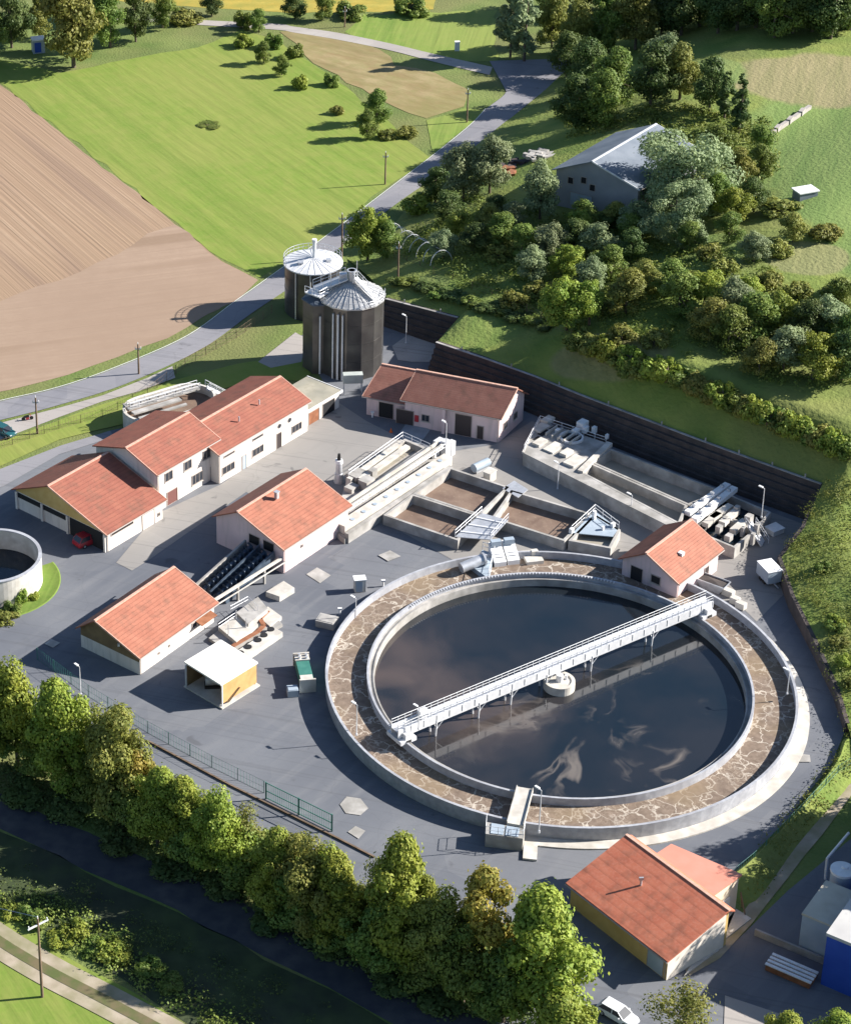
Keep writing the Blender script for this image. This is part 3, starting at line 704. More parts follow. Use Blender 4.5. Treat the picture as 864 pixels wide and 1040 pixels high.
# ---------------------------------------------------------------- houses
def offs(O,a,b_): return a,b_
def house(name,label,cat,O,a,b,he,hr,wall,roofm,rf=.5,oh=.45,heb=None,gabmat=None,gsplit=None,ridge=True,gutter=True,group=None,verge=True,trim=None):
    trim=trim or M['ridge']
    """O near visible corner, a along the visible long wall, b along the visible gable"""
    O=V(O.x,O.y,O.z); heb=he if heb is None else heb; ua,ub=a.normalized(),b.normalized(); Z=O.z
    r=thing(name,label,cat,O,group)
    up=lambda p,z: V(p.x,p.y,Z+z)
    c=[O,O+a,O+a+b,O+b]; m0=O+b*rf; m1=O+a+b*rf
    hs=min(he,heb) if gsplit is None else gsplit
    w_=MB(); lo=[up(p,-.2) for p in c]
    zt=gsplit if gsplit else None
    vs=lo+[up(c[0],he),up(c[1],he),up(c[2],heb),up(c[3],heb),up(m0,hr),up(m1,hr)]
    if gabmat is None:
        w_.add(vs,[(0,1,5,4),(2,3,7,6),(1,2,6,9,5),(3,0,4,8,7)])
        w_.build('wall',wall,r)
    else:
        g0=[up(p,zt) for p in c]
        v2=lo+g0+vs[4:]
        w_.add(v2,[(0,1,9,8),(2,3,11,10),(0,4,7,3),(1,2,6,5)]); w_.build('wall',wall,r)
        g_=MB(); g_.add([v2[4],v2[7],v2[11],v2[12],v2[8],v2[5],v2[6],v2[10],v2[13],v2[9]],[(0,4,3,2,1),(5,6,7,8,9)]); g_.each('gable_boarding',gabmat,r)
    # roof slopes, extended past walls
    th=.18; e=ua*oh
    sf=(hr-he)/(b.length*rf); sb=(hr-heb)/(b.length*(1-rf)) if rf<1 else 0
    def slope(p0,p1,z0,q0,q1,z1):
        return [up(p0,z0)-e,up(p1,z0)+e,up(q1,z1)+e,up(q0,z1)-e]
    lift=.02+th
    R1=slope(O-ub*oh,O+a-ub*oh,he-sf*oh+lift,m0,m1,hr+lift)
    rb=MB(); rb.slab(R1,th)
    if rf<1:
        R2=slope(O+b+ub*oh,O+a+b+ub*oh,heb-sb*oh+lift,m0,m1,hr+lift)
        rb.slab([R2[3],R2[2],R2[1],R2[0]],th)
    ro=rb.build('roof',roofm,r)
    if ridge:
        k=MB(); k.bar(R1[3]+V(0,0,.07)-ua*.02,R1[2]+V(0,0,.07)+ua*.02,.34,.14); k.build('ridge_cap',trim,ro)
    if gutter:
        k=MB(); k.tube(R1[0]-ub*.08-V(0,0,.16),R1[1]-ub*.08-V(0,0,.16),.09,n=6)
        q=R1[0]-ub*.02+ua*(oh+.15)-V(0,0,.2); q2=up(O+ua*.15-ub*.1,.1); k.tube(q,V(q2.x,q2.y,q.z-.45),.05,n=6); k.tube(V(q2.x,q2.y,q.z-.45),q2,.05,n=6)
        k.build('gutter',M['frame'],ro)
    if verge:
        for pa,pb in ((R1[0],R1[3]),(R1[1],R1[2])):
            k=MB(); d=(pb-pa).normalized(); k.bar(pa-d*.02+V(0,0,.03),pb+V(0,0,.03),.10,.26); k.build('verge_board',trim,ro)
    r['_O']=0; del r['_O']
    return dict(r=r,O=O,a=a,b=b,ua=ua,ub=ub,na=-ub,nb=-ua,Z=Z)
def opening(H,wall,t,z,w_,h,kind='window',m=None,fm=None,frame=.09,panes=1,name=None,label=None,sill=True):
    """wall 'a' = long visible wall (t from O), 'b' = visible gable (t from O)"""
    u,n=(H['ua'],-H['b'].normalized()) if wall=='a' else (H['ub'],-H['a'].normalized())
    # outward normal perpendicular to u
    n2=Vector((u.y,-u.x,0)); 
    if n2.dot(n)<0: n2=-n2
    n=n2; c=H['O']+u*t+V(0,0,z)
    ang=math.atan2(u.y,u.x)
    nm=name or kind
    fb_=MB(); 
    for s in (-1,1): p=c+u*(s*(w_/2-frame/2))+n*.03; fb_.box((p.x,p.y,p.z),frame,.12,h,ang)
    p=c+n*.03; fb_.box((p.x,p.y,p.z+h-frame),w_-2*frame,.12,frame,ang)
    if kind=='window':
        fb_.box((p.x,p.y,p.z),w_-2*frame,.12,frame,ang)
        for i in range(1,panes): q=c+u*(w_*(i/panes-.5))+n*.03; fb_.box((q.x,q.y,q.z+frame),.06,.11,h-2*frame,ang)
    f=fb_.build(nm,fm or M['frame'],H['r'])
    if label: f['label']=label
    g_=MB(); p=c+n*.012; g_.box((p.x,p.y,p.z+.02),w_-frame*1.5,.05,h-.05,ang); g_.build('pane' if kind=='window' else 'leaf',m or (M['glass'] if kind=='window' else M['darkdoor']),f)
    if kind=='window' and sill:
        s_=MB(); p=c+n*.09; s_.box((p.x,p.y,p.z-.07),w_+.15,.2,.06,ang); s_.build('sill',M['conclight'],f)
    return f
def AB(deg): 
    t=R_(deg); return V(math.cos(t),math.sin(t)),V(math.sin(t),-math.cos(t))
# small store, lower left
a_,b_=AB(48.5)
H=house('store_house','small red roofed store with brown boarded gable above a white base, nearest the tree row','house',P(142,686),a_*15.3,-b_*10.2,3.15,5.6,M['plaster'],M['tileA'],rf=.7,heb=3.3,gabmat=M['wooddark'],gsplit=2.0,oh=.5)
opening(H,'a',11.2,1.5,1.0,.8,'window'); opening(H,'a',12.5,1.5,1.0,.8,'window'); opening(H,'a',3.9,1.2,.35,.35,'window',sill=False); opening(H,'a',6.0,1.2,.35,.35,'window',sill=False)
b=MB(); p=H['O']+H['ub']*3.4+V(0,0,3.2)-H['ua']*.12; b.box((p.x,p.y,p.z),.3,.3,.35); b.build('wall_lamp',M['white'],H['r'])
b=MB(); p=H['O']+H['ua']*13.0-H['ub']*.6; b.slab([p-H['ua']*1.6+V(0,0,2.4)+H['ub']*.6,p-H['ua']*1.6+V(0,0,2.1)-H['ub']*.6,p+H['ua']*1.6+V(0,0,2.1)-H['ub']*.6,p+H['ua']*1.6+V(0,0,2.4)+H['ub']*.6],.1); b.build('awning',M['rust'],H['r'])
# vehicle hall
a_,b_=AB(46)
H=house('vehicle_hall','low red roofed vehicle hall with ochre gable, left end of the long building','hall',P(108.8,561),a_*11.6,-b_*18.2,3.3,6.7,M['plaster'],M['tileO'],rf=.6,heb=3.3,gabmat=M['woodtan'],gsplit=3.0,oh=.5)
u,n=H['ub'],-H['ua']
b=MB()
for t0,t1 in ((8.0,12.6),(12.9,17.9)):
    p=H['O']+u*((t0+t1)/2)+n*.02; b.box((p.x,p.y,2.05),t1-t0,.1,.8,math.atan2(u.y,u.x))
b.each('window_strip',M['dark'],H['r'])
b=MB()
for t in (7.6,12.75,18.0,.25): p=H['O']+u*t+n*.15; b.box((p.x,p.y,0),.35,.3,3.0,math.atan2(u.y,u.x))
b.each('post',M['plaster'],H['r'])
b=MB(); p=H['O']+u*3.9+n*.03; b.box((p.x,p.y,.02),6.6,.12,2.9,math.atan2(u.y,u.x)); b.build('open_bay',M['dark'],H['r'])
opening(H,'a',3.2,2.2,4.6,.7,'window',M['dark'],sill=False); opening(H,'a',8.6,.1,2.6,2.5,'door',M['plaster'],frame=.06); opening(H,'a',10.8,.9,.5,.6,'window',M['dark'],sill=False)
# two storey office (two roof heights)
a_,b_=AB(46)
H=house('office_building','white two storey office with the taller red roof, middle of the long building','office building',P(160.5,520),a_*13.0,-b_*12.2,6.5,8.6,M['plaster'],M['tileO'],rf=.47,oh=.4)
tt=lambda px:(px-160.5)/(222-160.5)*13.0
for px in (172,191.5,211): opening(H,'a',tt(px),4.2,1.7,1.55,'window',panes=2)
opening(H,'a',tt(175),.1,2.3,2.3,'door',m=mat('brown_garage_door',(.16,.07,.06),.7)); opening(H,'a',tt(201),1.0,2.4,1.7,'window',panes=3); opening(H,'a',tt(217),.1,.95,2.3,'door',m=M['bluegrey'])
H=house('workshop_wing','long white wing with slightly lower red roof at the right end of the long building','wing',P(222.2,492)+a_*.01,a_*20.6,-b_*11.4,5.3,7.3,M['plaster'],M['tileO'],rf=.5,oh=.4)
tt=lambda px:(px-222)/(308-222)*20.6
for px,w_ in ((231,2.8),(259,2.6),(297,2.4)): opening(H,'a',tt(px),1.2,w_,1.3,'window',panes=3)
opening(H,'a',tt(246),.1,1.0,2.4,'door',M['bluegrey']); opening(H,'a',tt(279.5),.1,1.2,2.7,'door')
opening(H,'a',tt(232),3.9,2.4,.45,'window',sill=False); opening(H,'a',tt(259),3.9,2.4,.5,'window',sill=False)
for px in (280,290):
    p=H['O']+H['ua']*tt(px)-H['ub']*.06+V(0,0,3.9); b=MB(); b.tube(p,p-H['ub']*-.12,.42,n=18); f=b.build('round_window',M['frame'],H['r']); b=MB(); b.tube(p-H['ub']*.03,p+H['ub']*.05,.34,n=18); b.build('pane',M['glass'],f)
b=MB()
for t,s in ((13,3.2),(7.5,2.5)): p=H['O']+H['ua']*t+H['ub']*(s)+V(0,0,6.75+(.1 if s>3 else -.2)); b.tube(p,p+V(0,0,.8),.12,n=8)
b.each('vent_pipe',M['galv'],H['r'])
# flat annex
O=P(307.6,436)+a_*.2; an=thing('flat_annex','flat roofed white garage annex at the right end of the long building','annex',O)
aa,bb=a_*8.6,-b_*6.5
b=MB(); b.prism([(q.x,q.y) for q in (O,O+aa,O+aa+bb,O+bb)],-.1,2.75); b.build('wall',M['plaster'],an)
b=MB(); k=[O-a_*.0+b_*.3,O+aa+a_*.5+b_*.3,O+aa+a_*.5+bb-b_*.3,O+bb-b_*.3]; b.prism([(q.x,q.y) for q in k],2.76,3.05); rf_=b.build('roof',M['flatroof'],an)
b=MB()
for i,j in ((0,1),(1,2)): b.bar(V(k[i].x,k[i].y,3.12),V(k[j].x,k[j].y,3.12),.12,.4)
b.build('roof_edge',M['white'],rf_)
Hn=dict(r=an,O=O,a=aa,b=bb,ua=a_,ub=-b_)
opening(Hn,'a',2.4,.1,2.6,2.2,'door',M['rust']); opening(Hn,'a',6.0,.1,3.0,2.3,'door',M['dark'])
# screw pump house
a_,b_=AB(46.5)
H=house('pump_house','pink walled pump house with clean red roof beside the screw pumps','pump house',P(287.7,583),a_*14.4,-b_*12.2,4.3,7.0,M['pink'],M['tileA'],rf=.65,oh=.45,heb=4.6)
opening(H,'b',2.6,2.7,1.9,1.5,'window',M['dark'],frame=.05,sill=False); opening(H,'b',5.2,2.7,1.9,1.5,'window',M['dark'],frame=.05,sill=False)
opening(H,'a',4.0,2.4,.5,.5,'window',sill=False)
b=MB(); p=H['O']+H['ub']*6.3+H['ua']*6.2+V(0,0,6.9); b.box((p.x,p.y,p.z),.5,.5,1.0,thA); b.box((p.x,p.y,p.z+1.0),.7,.7,.12,thA); b.build('chimney',M['galv'],H['r'])
M['darksteel']=mat('dark_blue_steel',(.05,.07,.10),.4,(.09,.12,.16),.8,metal=.2)
# screw pumps
sp=thing('screw_pump_pit','sunken dark screw pump pit with sloping blue black troughs below the pink gable','screw pumps',P(245,590))
S0,S1=[],[]
g0=H['O']+H['ub']*1.3; g1=H['O']+H['ub']*6.4
dn=-a_*12.0+(-b_)*.0
def slopept(t,k): # t across 0..1, k along 0..1 (bottom at 1)
    p=g0.lerp(g1,t)-H['ua']*(.5+10.5*k); return V(p.x,p.y,2.2*(1-k)+.15)
b=MB(); b.slab([slopept(0,0),slopept(1,0),slopept(1,1),slopept(0,1)],.3); b.build('trough_floor',mat('dark_blue_concrete',(.07,.08,.10),.6,(.11,.12,.14),.6),sp)
for t in (.27,.75):
    b=MB(); s0=slopept(t,.02)+V(0,0,.55);s1=slopept(t,.98)+V(0,0,.55); b.tube(s0,s1,.28,n=10); d=(s1-s0).normalized(); x=d.cross(V(0,0,1)).normalized(); y=x.cross(d)
    N=220; vs=[];fs=[]
    for i in range(N+1):
        q=i/N*2*math.pi*11; c=s0.lerp(s1,i/N); vs+= [c+(x*math.cos(q)+y*math.sin(q))*.26,c+(x*math.cos(q)+y*math.sin(q))*.75]
    for i in range(N): fs.append((2*i,2*i+1,2*i+3,2*i+2))
    b.add(vs,fs); b.build('screw',M['darksteel'],sp)
for t in (0,.51):
    b=MB(); q0=slopept(t,0)+V(0,0,1.1);q1=slopept(t,1)+V(0,0,.9); b.bar(q0,q1,.25,1.2); b.build('trough_wall',M['darksteel'],sp)
q0=slopept(1,0);q1=slopept(1,1)
b=MB(); b.bar(V(q0.x,q0.y,3.2),V(q1.x,q1.y,1.2),.3,1.6); b.build('side_wall',M['concrete'],sp)
cb=thing('pipe_beam','long straight white beam running from the pump house corner past the red roofed store','beam',P(217,612))
q0,q1=P(214,611,2.6),P(291,563,2.6)
b=MB(); b.bar(q0,q1,.35,.3); b.bar(q0-b_*-1.1,q1-b_*-1.1,.14,.12); b.build('beam',M['conclight'],cb)
b=MB()
for t in (0.02,.35,.7): q=q0.lerp(q1,t); b.box((q.x,q.y,0),.3,.3,2.3,thA)
b.each('post',M['concrete'],cb)
# shelter
O=P(225,719); a_,b_=AB(43)
sh=thing('machine_shelter','small open shelter with white flat roof and orange timber side','shelter',O)
aa,bb=a_*6.4,-b_*6.2
b=MB(); k=[O+aa*-.03+b_*.15,O+aa*1.03+b_*.15,O+aa*1.03+bb*1.04,O+aa*-.03+bb*1.04]; b.slab([V(q.x,q.y,z) for q,z in zip(k,(3.75,3.75,4.05,4.05))],.22); b.build('roof',M['whiteroof'],sh)
b=MB(); b.bar(V(O.x,O.y,3.5),V((O+aa).x,(O+aa).y,3.5),.12,2.9); b.build('side_wall',M['wood'],sh)
b=MB(); b.bar(V((O+aa).x,(O+aa).y,3.6)+(-b_)*.1,V((O+aa+bb).x,(O+aa+bb).y,3.7),.12,3.4); b.build('back_wall',M['wood'],sh)
b=MB(); b.bar(V((O+bb).x,(O+bb).y,3.6),V((O+bb+aa).x,(O+bb+aa).y,3.6),.1,3.3); b.build('rear_wall',M['wooddark'],sh)
for q in (O+bb-a_*.15,O+bb*.0+a_*.1): b=MB(); b.box((q.x,q.y,.2),.18,.18,3.4,R_(43)); b.each('post',M['steelL'],sh)
b=MB(); k=[O-a_*.3+b_*.4,O+aa+a_*.3+b_*.4,O+aa+a_*.3+bb-b_*.3,O-a_*.3+bb-b_*.3]; b.prism([(q.x,q.y) for q in k],.07,.26); b.build('base_slab',M['conclight'],sh)
b=MB(); k=O+b_*.02+aa*.55; 
b.slab([O+aa*.12+b_*.12+V(0,0,.5),O+aa*.48+b_*.12+V(0,0,1.7),O+aa*.52+b_*.12+V(0,0,1.5),O+aa*.2+b_*.12+V(0,0,.3)],.05)
b.build('brace',M['wooddark'],sh)
mc=O+aa*.35+bb*.62
mm=thing('compressor','round grey machine standing inside the white roofed shelter','machine',V(mc.x,mc.y,.26))
b=MB(); b.tube(V(mc.x-.9,mc.y,1.3),V(mc.x+.9,mc.y,1.3),.75,n=20); b.build('drum',M['galv'],mm)
b=MB(); b.box((mc.x,mc.y,.26),2.0,1.3,.35); b.build('frame',M['darkdoor'],mm); b=MB(); b.tube(V(mc.x,mc.y-.2,2.0),V(mc.x,mc.y-.2,2.6),.15,n=8); b.build('pipe',M['steelL'],mm)
# pink building behind the basins
ua=(P(506,422,4.7)-P(412,404,4.7)); ua.z=0; La=ua.length; ua.normalize(); O=P(506,450)
ub=P(533,430)-O; ub.z=0
ubn=Vector((-ua.y,ua.x,0)); ubd=(ub.normalized()+ubn*.55).normalized()
H=house('pink_plant_building','long pink building with weathered red roof and big dark doors below the timber wall','plant building',O,-ua*La*1.02,ubd*8.2,4.7,7.3,M['pink'],M['tileP'],rf=.55,oh=.55)
# here the long wall runs to the left
opening(H,'a',2.9,.1,1.1,2.3,'door'); opening(H,'a',5.6,.1,2.7,3.7,'door'); opening(H,'a',11.6,1.3,1.3,1.2,'window',panes=2); opening(H,'a',14.9,.1,2.9,2.6,'door')
opening(H,'b',2.0,1.6,1.3,1.2,'window',panes=2); opening(H,'b',5.4,1.6,1.3,1.2,'window',panes=2)
for t in (13.0,): 
    p=O-ua*t+ubn*-.05; b=MB(); b.box((p.x,p.y,1.0),.6,.2,1.1,math.atan2(ua.y,ua.x)); b.build('hydrant_cabinet',M['reddoor'],H['r'])
pj=O-ua*8.6; b=MB(); q=pj-ubn*.3; b.box((q.x,q.y,0),.5,.6,4.5,math.atan2(ua.y,ua.x)); b.build('pilaster',M['pink'],H['r'])
O2=O-ua*(La*1.02)-ua*.02-ubd*-.8
H=house('pink_side_wing','lower pink wing with sagging brown roof between the dark silo and the long pink building','wing',O2,-ua*6.6,ubd*7.0,3.5,6.1,M['pink'],M['tileP'],rf=.8,oh=.5,gutter=True)
opening(H,'a',3.4,.1,2.4,2.7,'door',M['dark'],frame=.06); p=O2-ua*1.2-ubn*.05; b=MB(); b.box((p.x,p.y,1.0),.7,.2,1.1,math.atan2(ua.y,ua.x)); b.build('hydrant_cabinet',M['reddoor'],H['r'])
# house on the clarifier rim
a_,b_=AB(45.5); O=P(688,590,3.6); O.z=0
H=house('gauge_house','small red roofed pink house touching the upper right rim of the round clarifier','house',O,a_*10.4,-b_*8.6,3.6,6.0,M['pink'],M['tileA'],rf=.56,oh=.5,heb=3.6)
opening(H,'b',6.3,.9,1.9,2.2,'door',M['dark'],frame=.06); opening(H,'b',3.3,1.7,1.5,1.3,'window',M['dark'],panes=1)
opening(H,'a',7.5,.1,1.1,2.1,'door'); 
p=H['O']+H['ua']*4.2+H['ub']*2.2; b=MB(); b.box((p.x,p.y,4.65),.7,.7,.55,thA); b.build('skylight',M['white'],H['r'])
# timber houses lower right
O=P(675.6,996); ua=(P(578,896,3.2)-P(677.7,973,3.2)); ua.z=0; La=ua.length; ua.normalize(); ubn=V(ua.y,-ua.x)
if ubn.dot(A)<0: ubn=-ubn
H=house('timber_barn','orange timber barn with steep bright red tiled roof, lower right','barn',O,ua*(La-.3),ubn*9.2,3.1,5.35,M['woodtan'],M['tileL'],rf=.95,oh=.45,heb=5.1,verge=False)
opening(H,'a',1.6,.1,2.4,2.6,'door',M['bluegrey'],frame=.06)
b=MB(); p=O+ubn*.05; 
n=-ua
b.slab([O-ua*-.02+V(0,0,.0)-ua*.06,O+ubn*7.6-ua*.06+V(0,0,0),O+ubn*7.6-ua*.06+V(0,0,5.0),O-ua*.06+V(0,0,2.7)],.02)
b.v=[(x,y,z) for x,y,z in b.v]
q0,q1=O-ua*.05,O+ubn*8.7-ua*.05
b=MB(); b.add([q0+V(0,0,.05),q1+V(0,0,.05),q1+V(0,0,5.15),q0+V(0,0,2.75),q0-ua*.06+V(0,0,.05),q1-ua*.06+V(0,0,.05),q1-ua*.06+V(0,0,5.15),q0-ua*.06+V(0,0,2.75)],[(4,5,6,7),(0,4,7,3),(1,5,6,2),(3,2,6,7),(0,1,5,4)]); b.build('end_cladding',mat('pale_boards',(.62,.56,.48),.85,(.70,.64,.56),.8),H['r'])
p=O+ua*8.9+ubn*4.8+V(0,0,4.4); b=MB(); b.tube(p,p+V(0,0,1.0),.13,n=8); b.box((p.x,p.y,p.z+.9),.5,.2,.35); b.build('roof_vent',M['galv'],H['r'])
zt=5.0; Q=[P(722,911,zt),P(651,877,zt),P(681.5,858,zt),P(753.5,889,zt)]
ex=thing('garage_extension','flat salmon pink roofed annex behind the bright red tiled roof','annex',V(Q[0].x,Q[0].y,0))
cc=(Q[0]+Q[1]+Q[2]+Q[3])/4; W=[q.lerp(cc,.06) for q in Q]
b=MB(); b.prism([(q.x,q.y) for q in W],-.1,zt-.28); b.build('wall',mat('cream_render',(.66,.56,.42),.85,(.72,.62,.48),.5),ex)
b=MB(); b.slab([V(q.x,q.y,zt+(.0 if i in (0,1) else .12)) for i,q in enumerate(Q)],.25); b.build('roof',M['salmon'],ex)
d=(W[3]-W[0]).normalized(); n=V(d.y,-d.x); 
for t,h_ in ((2.5,2.6),):
    p=W[0]+d*t+n*.05; b=MB(); b.box((p.x,p.y,.05),2.4,.12,h_,math.atan2(d.y,d.x)); b.build('garage_door',M['white'],ex)
for t in (1.0,5.6): p=W[3]+n*1.3-d*.3; 
b=MB(); p=W[3]+n*.6; b.tube(V(p.x,p.y,3.0)-d*.2,V(p.x,p.y,0)+n*.8,.08,n=6); b.tube(V(p.x,p.y,3.0)-d*.2,V(p.x,p.y,0)-n*.3+d*.8,.08,n=6); b.build('trestle',M['polewood'],ex)
b=MB(); k=W[0]+n*.3; b.prism([(v.x,v.y) for v in (W[0]+n*.1,W[3]+n*.1,W[3]+n*2.2,W[0]+n*2.6-d*6,O+ubn*2-ua*.8,O+ubn*8.0-ua*.2)],.07,.2); b.build('doorstep_slab',M['conclight'],ex)
# barn on the hill
G0=G(646,221); G1=G(563,208); zz=min(G0.z,G1.z)-.3
bv=V(G1.x-G0.x,G1.y-G0.y); bl_=min(bv.length,19); bv=bv.normalized()*bl_
rA=P(600,167,zz+10.2); rB=P(656,134,zz+10.2); av=V(rB.x-rA.x,rB.y-rA.y)
O=V(G0.x,G0.y,zz)
H=house('grey_barn','large grey barn with blue grey sheet roof half hidden by trees on the hillside','barn',O,av.normalized()*20,bv,7.2,10.2,M['barnwall'],M['barnroof'],rf=.55,oh=.6,verge=True,trim=M['steelL'])
opening(H,'b',bl_*.68,1.2,4.2,2.4,'door',M['bluegrey'],frame=.06,name='tarpaulin'); opening(H,'b',bl_*.15,1.2,2.2,2.4,'door',M['bluegrey'],frame=.06,name='sliding_door')
for t,z in ((.82,6.0),(.66,6.6),(.55,5.6)): opening(H,'b',bl_*t,z-1,1.1,1.3,'window',M['dark'],sill=False)
# ---------------------------------------------------------------- silos
def silo(name,label,c,r,h,cone,side,roofm,ribs=28,apex=.5,facets=40,seams=True):
    t=thing(name,label,'silo',V(c.x,c.y,0)); b=MB(); b.lathe((c.x,c.y,0),[(r,-.1),(r,h)],facets,smooth=facets>14)
    s=b.build('shell',side,t)
    b=MB()
    for z in (h*.25,h*.5,h*.75,h-.3): b.lathe((c.x,c.y,0),[(r+.01,z),(r+.04,z),(r+.04,z+.12),(r+.01,z+.12)],facets,smooth=False)
    b.build('shell_bands',side,s)
    b=MB(); b.lathe((c.x,c.y,0),[(r+.25,h-.15),(r+.25,h+.05),(apex,h+cone),(0.001,h+cone)],facets,smooth=False); rr=b.build('roof',roofm,t)
    if seams:
        b=MB()
        for i in range(ribs):
            q=2*math.pi*i/ribs; d=V(math.cos(q),math.sin(q)); b.bar(V(c.x,c.y,h+cone+.06)+d*apex,V(c.x,c.y,h+.11)+d*(r+.22),.07,.08)
        b.build('roof_seam',roofm,rr)
    return t,s,rr
f0=P(359,387); c=V(f0.x,f0.y+5.2); h=12.8
t,s,rr=silo('digester_silo','tall dark clad silo with conical sheet roof beside the pink side wing',c,5.2,h,2.6,M['clad'],M['roofmetal'],36,.5,14)
b=MB(); b.tube(V(c.x,c.y,h+2.6),V(c.x,c.y,h+4.4),.55,n=14); b.tube(V(c.x,c.y,h+4.2),V(c.x,c.y,h+4.4),.8,n=14); b.tube(V(c.x+.8,c.y,h+3),V(c.x+.8,c.y,h+6.0),.07,n=6); b.box((c.x-1.3,c.y+.4,h+2.4),1.2,1.0,1.3); b.tube(V(c.x+.2,c.y-.9,h+2.6),V(c.x+.2,c.y-.9,h+4.1),.25,n=8); b.build('roof_fittings',M['galv'],t)
b=MB(); q0,q1=V(c.x+.6,c.y-.6,h+3.1),V(c.x+3.6,c.y-3.6,h+.6); 
d=(q1-q0); b.bar(q0+V(0,0,.25),q1+V(0,0,.25),.9,.1); nn=V(-d.y,d.x).normalized()*.45
for s_ in (-1,1): railing(b,[q0+nn*s_+V(0,0,.25),q1+nn*s_+V(0,0,.25)],1.0,1.0,.04)
b.build('roof_ladder',M['steelL'],t)
b=MB()
for i,q in enumerate((-118,-110,-127)): p=V(c.x+math.cos(R_(q))*5.5,c.y+math.sin(R_(q))*5.5); b.tube(V(p.x,p.y,.2),V(p.x,p.y,h-1),.13 if i else .17,n=8)
b.each('riser_pipe',M['steelL'],t)
b=MB(); railing(b,circ(c,5.3,h,-180,0,20),1.0,2.0,.04); b.build('roof_railing',M['galv'],t)
f1=P(326,380); c2=V(f1.x,f1.y+2.6); 
t2,s2,r2=silo('stair_tower','narrow six sided dark tower joined to the left of the tall silo',c2,2.75,12.4,.9,M['clad'],mat('blue_black_sheet',(.08,.10,.13),.5),12,.3,6,False); t2['category']='stair tower'
b=MB()
for i,q in enumerate((-95,-60,-35)): p=V(c2.x+math.cos(R_(q))*2.95,c2.y+math.sin(R_(q))*2.95); b.tube(V(p.x,p.y,.3),V(p.x,p.y,10.6),.14,n=8)
b.each('riser_pipe',M['steelL'],t2)
f2=P(320,327); c3=V(f2.x,f2.y+4.75)
t3,s3,r3=silo('sludge_tank','lower dark tank with bright silver lid and a white chimney, behind the tall silo',c3,4.75,8.9,.9,M['clad'],M['steelL'],24,.4)
b=MB(); b.tube(V(c3.x+.2,c3.y,9.7),V(c3.x+.2,c3.y,12.9),.3,n=12); b.tube(V(c3.x+.2,c3.y,12.7),V(c3.x+.2,c3.y,13.1),.42,n=12); b.build('chimney',M['white'],t3)
b=MB(); railing(b,circ(c3,4.95,8.95,10,200,18),1.1,1.8,.05); b.build('railing',M['galv'],t3)
b=MB()
for q in (-100,-60,-130): p=V(c3.x+math.cos(R_(q))*5.0,c3.y+math.sin(R_(q))*5.0); b.tube(V(p.x,p.y,.2),V(p.x,p.y,8.7),.12,n=8)
b.each('riser_pipe',M['galv'],t3)
b=MB(); b.box((c3.x-2.2,c3.y-1.5,9.45),.9,.9,.35); b.box((c3.x+2.5,c3.y-1,9.35),.8,.8,.5); b.each('hatch',M['galv'],t3)
pf=thing('silo_walkway','pale steel walkway joining the tops of the stair tower, tall silo and silver tank','walkway',V(c2.x,c2.y,14))
zp=13.9; qa=V(c2.x-1.0,c2.y+.3,zp); qb=V(c.x-.8,c.y+.6,zp+1.9)
b=MB(); b.bar(qa,qb,2.3,.2); qc=V(c3.x+3.2,c3.y-2.0,zp-5); 
b.bar(V(c2.x-1.4,c2.y-1.5,zp-.1),V(c2.x+1.6,c2.y+1.7,zp-.1),3.0,.2); b.build('deck',M['steelL'],pf)
b=MB(); d=(qb-qa).normalized(); nn=V(-d.y,d.x).normalized()*1.1
for s_ in (-1,1): railing(b,[qa+nn*s_,qb+nn*s_],1.1,1.2,.05)
railing(b,[V(c2.x-2.5,c2.y-.5,zp-.1),V(c2.x-.3,c2.y-2.5,zp-.1),V(c2.x+2.6,c2.y+.6,zp-.1)],1.1,1.2,.05); b.build('railing',M['steelL'],pf)
b=MB(); b.box((c2.x-.3,c2.y-.2,12.3),1.2,1.2,1.5); b.build('support',M['galv'],pf)
# box on stilts
p=P(358,399); bx=thing('cabinet_on_legs','pale grey cabinet raised on legs in front of the tall dark silo','cabinet',p)
b=MB(); b.box((p.x,p.y,2.0),3.1,1.2,1.5); b.build('cabinet',mat('grey_cabinet',(.40,.43,.40),.6,(.46,.49,.46),1),bx)
for sx in (-1,1):
    for sy in (-1,1): b=MB(); b.box((p.x+sx*1.4,p.y+sy*.5,0),.12,.12,2.0); b.build('leg',M['steelL'],bx)
# ---------------------------------------------------------------- basins
def inset(poly,t):
    n=len(poly); out=[]
    ar=sum(poly[i][0]*poly[(i+1)%n][1]-poly[(i+1)%n][0]*poly[i][1] for i in range(n))
    sg=1 if ar>0 else -1
    for i in range(n):
        p0,p1,p2=Vector(poly[i-1][:2]),Vector(poly[i][:2]),Vector(poly[(i+1)%n][:2])
        d1=(p1-p0).normalized();d2=(p2-p1).normalized(); n1=Vector((-d1.y,d1.x))*sg;n2=Vector((-d2.y,d2.x))*sg
        k=(n1+n2); k=k/max(.2,(1+n1.dot(n2))); out.append(p1+k*t)
    return out
def cell(name,parent,pts,t,z0,z1,zf,wm,fm,fluid='sludge_surface'):
    q=[(v.x,v.y) for v in pts]; i_=inset(q,t); n=len(q); b=MB()
    vs=[(x,y,z0) for x,y in q]+[(x,y,z1) for x,y in q]+[(v.x,v.y,z1) for v in i_]+[(v.x,v.y,z0) for v in i_]
    fs=[]
    for k in range(n):
        l=(k+1)%n; fs+= [(k,l,n+l,n+k),(n+k,n+l,2*n+l,2*n+k),(2*n+k,2*n+l,3*n+l,3*n+k)]
    b.add(vs,fs); w_=b.build('wall',wm,parent)
    b=MB(); b.add([(v.x,v.y,zf) for v in inset(q,t*.9)],[tuple(range(n))]); b.build(fluid,fm,parent); return w_
zt=1.7
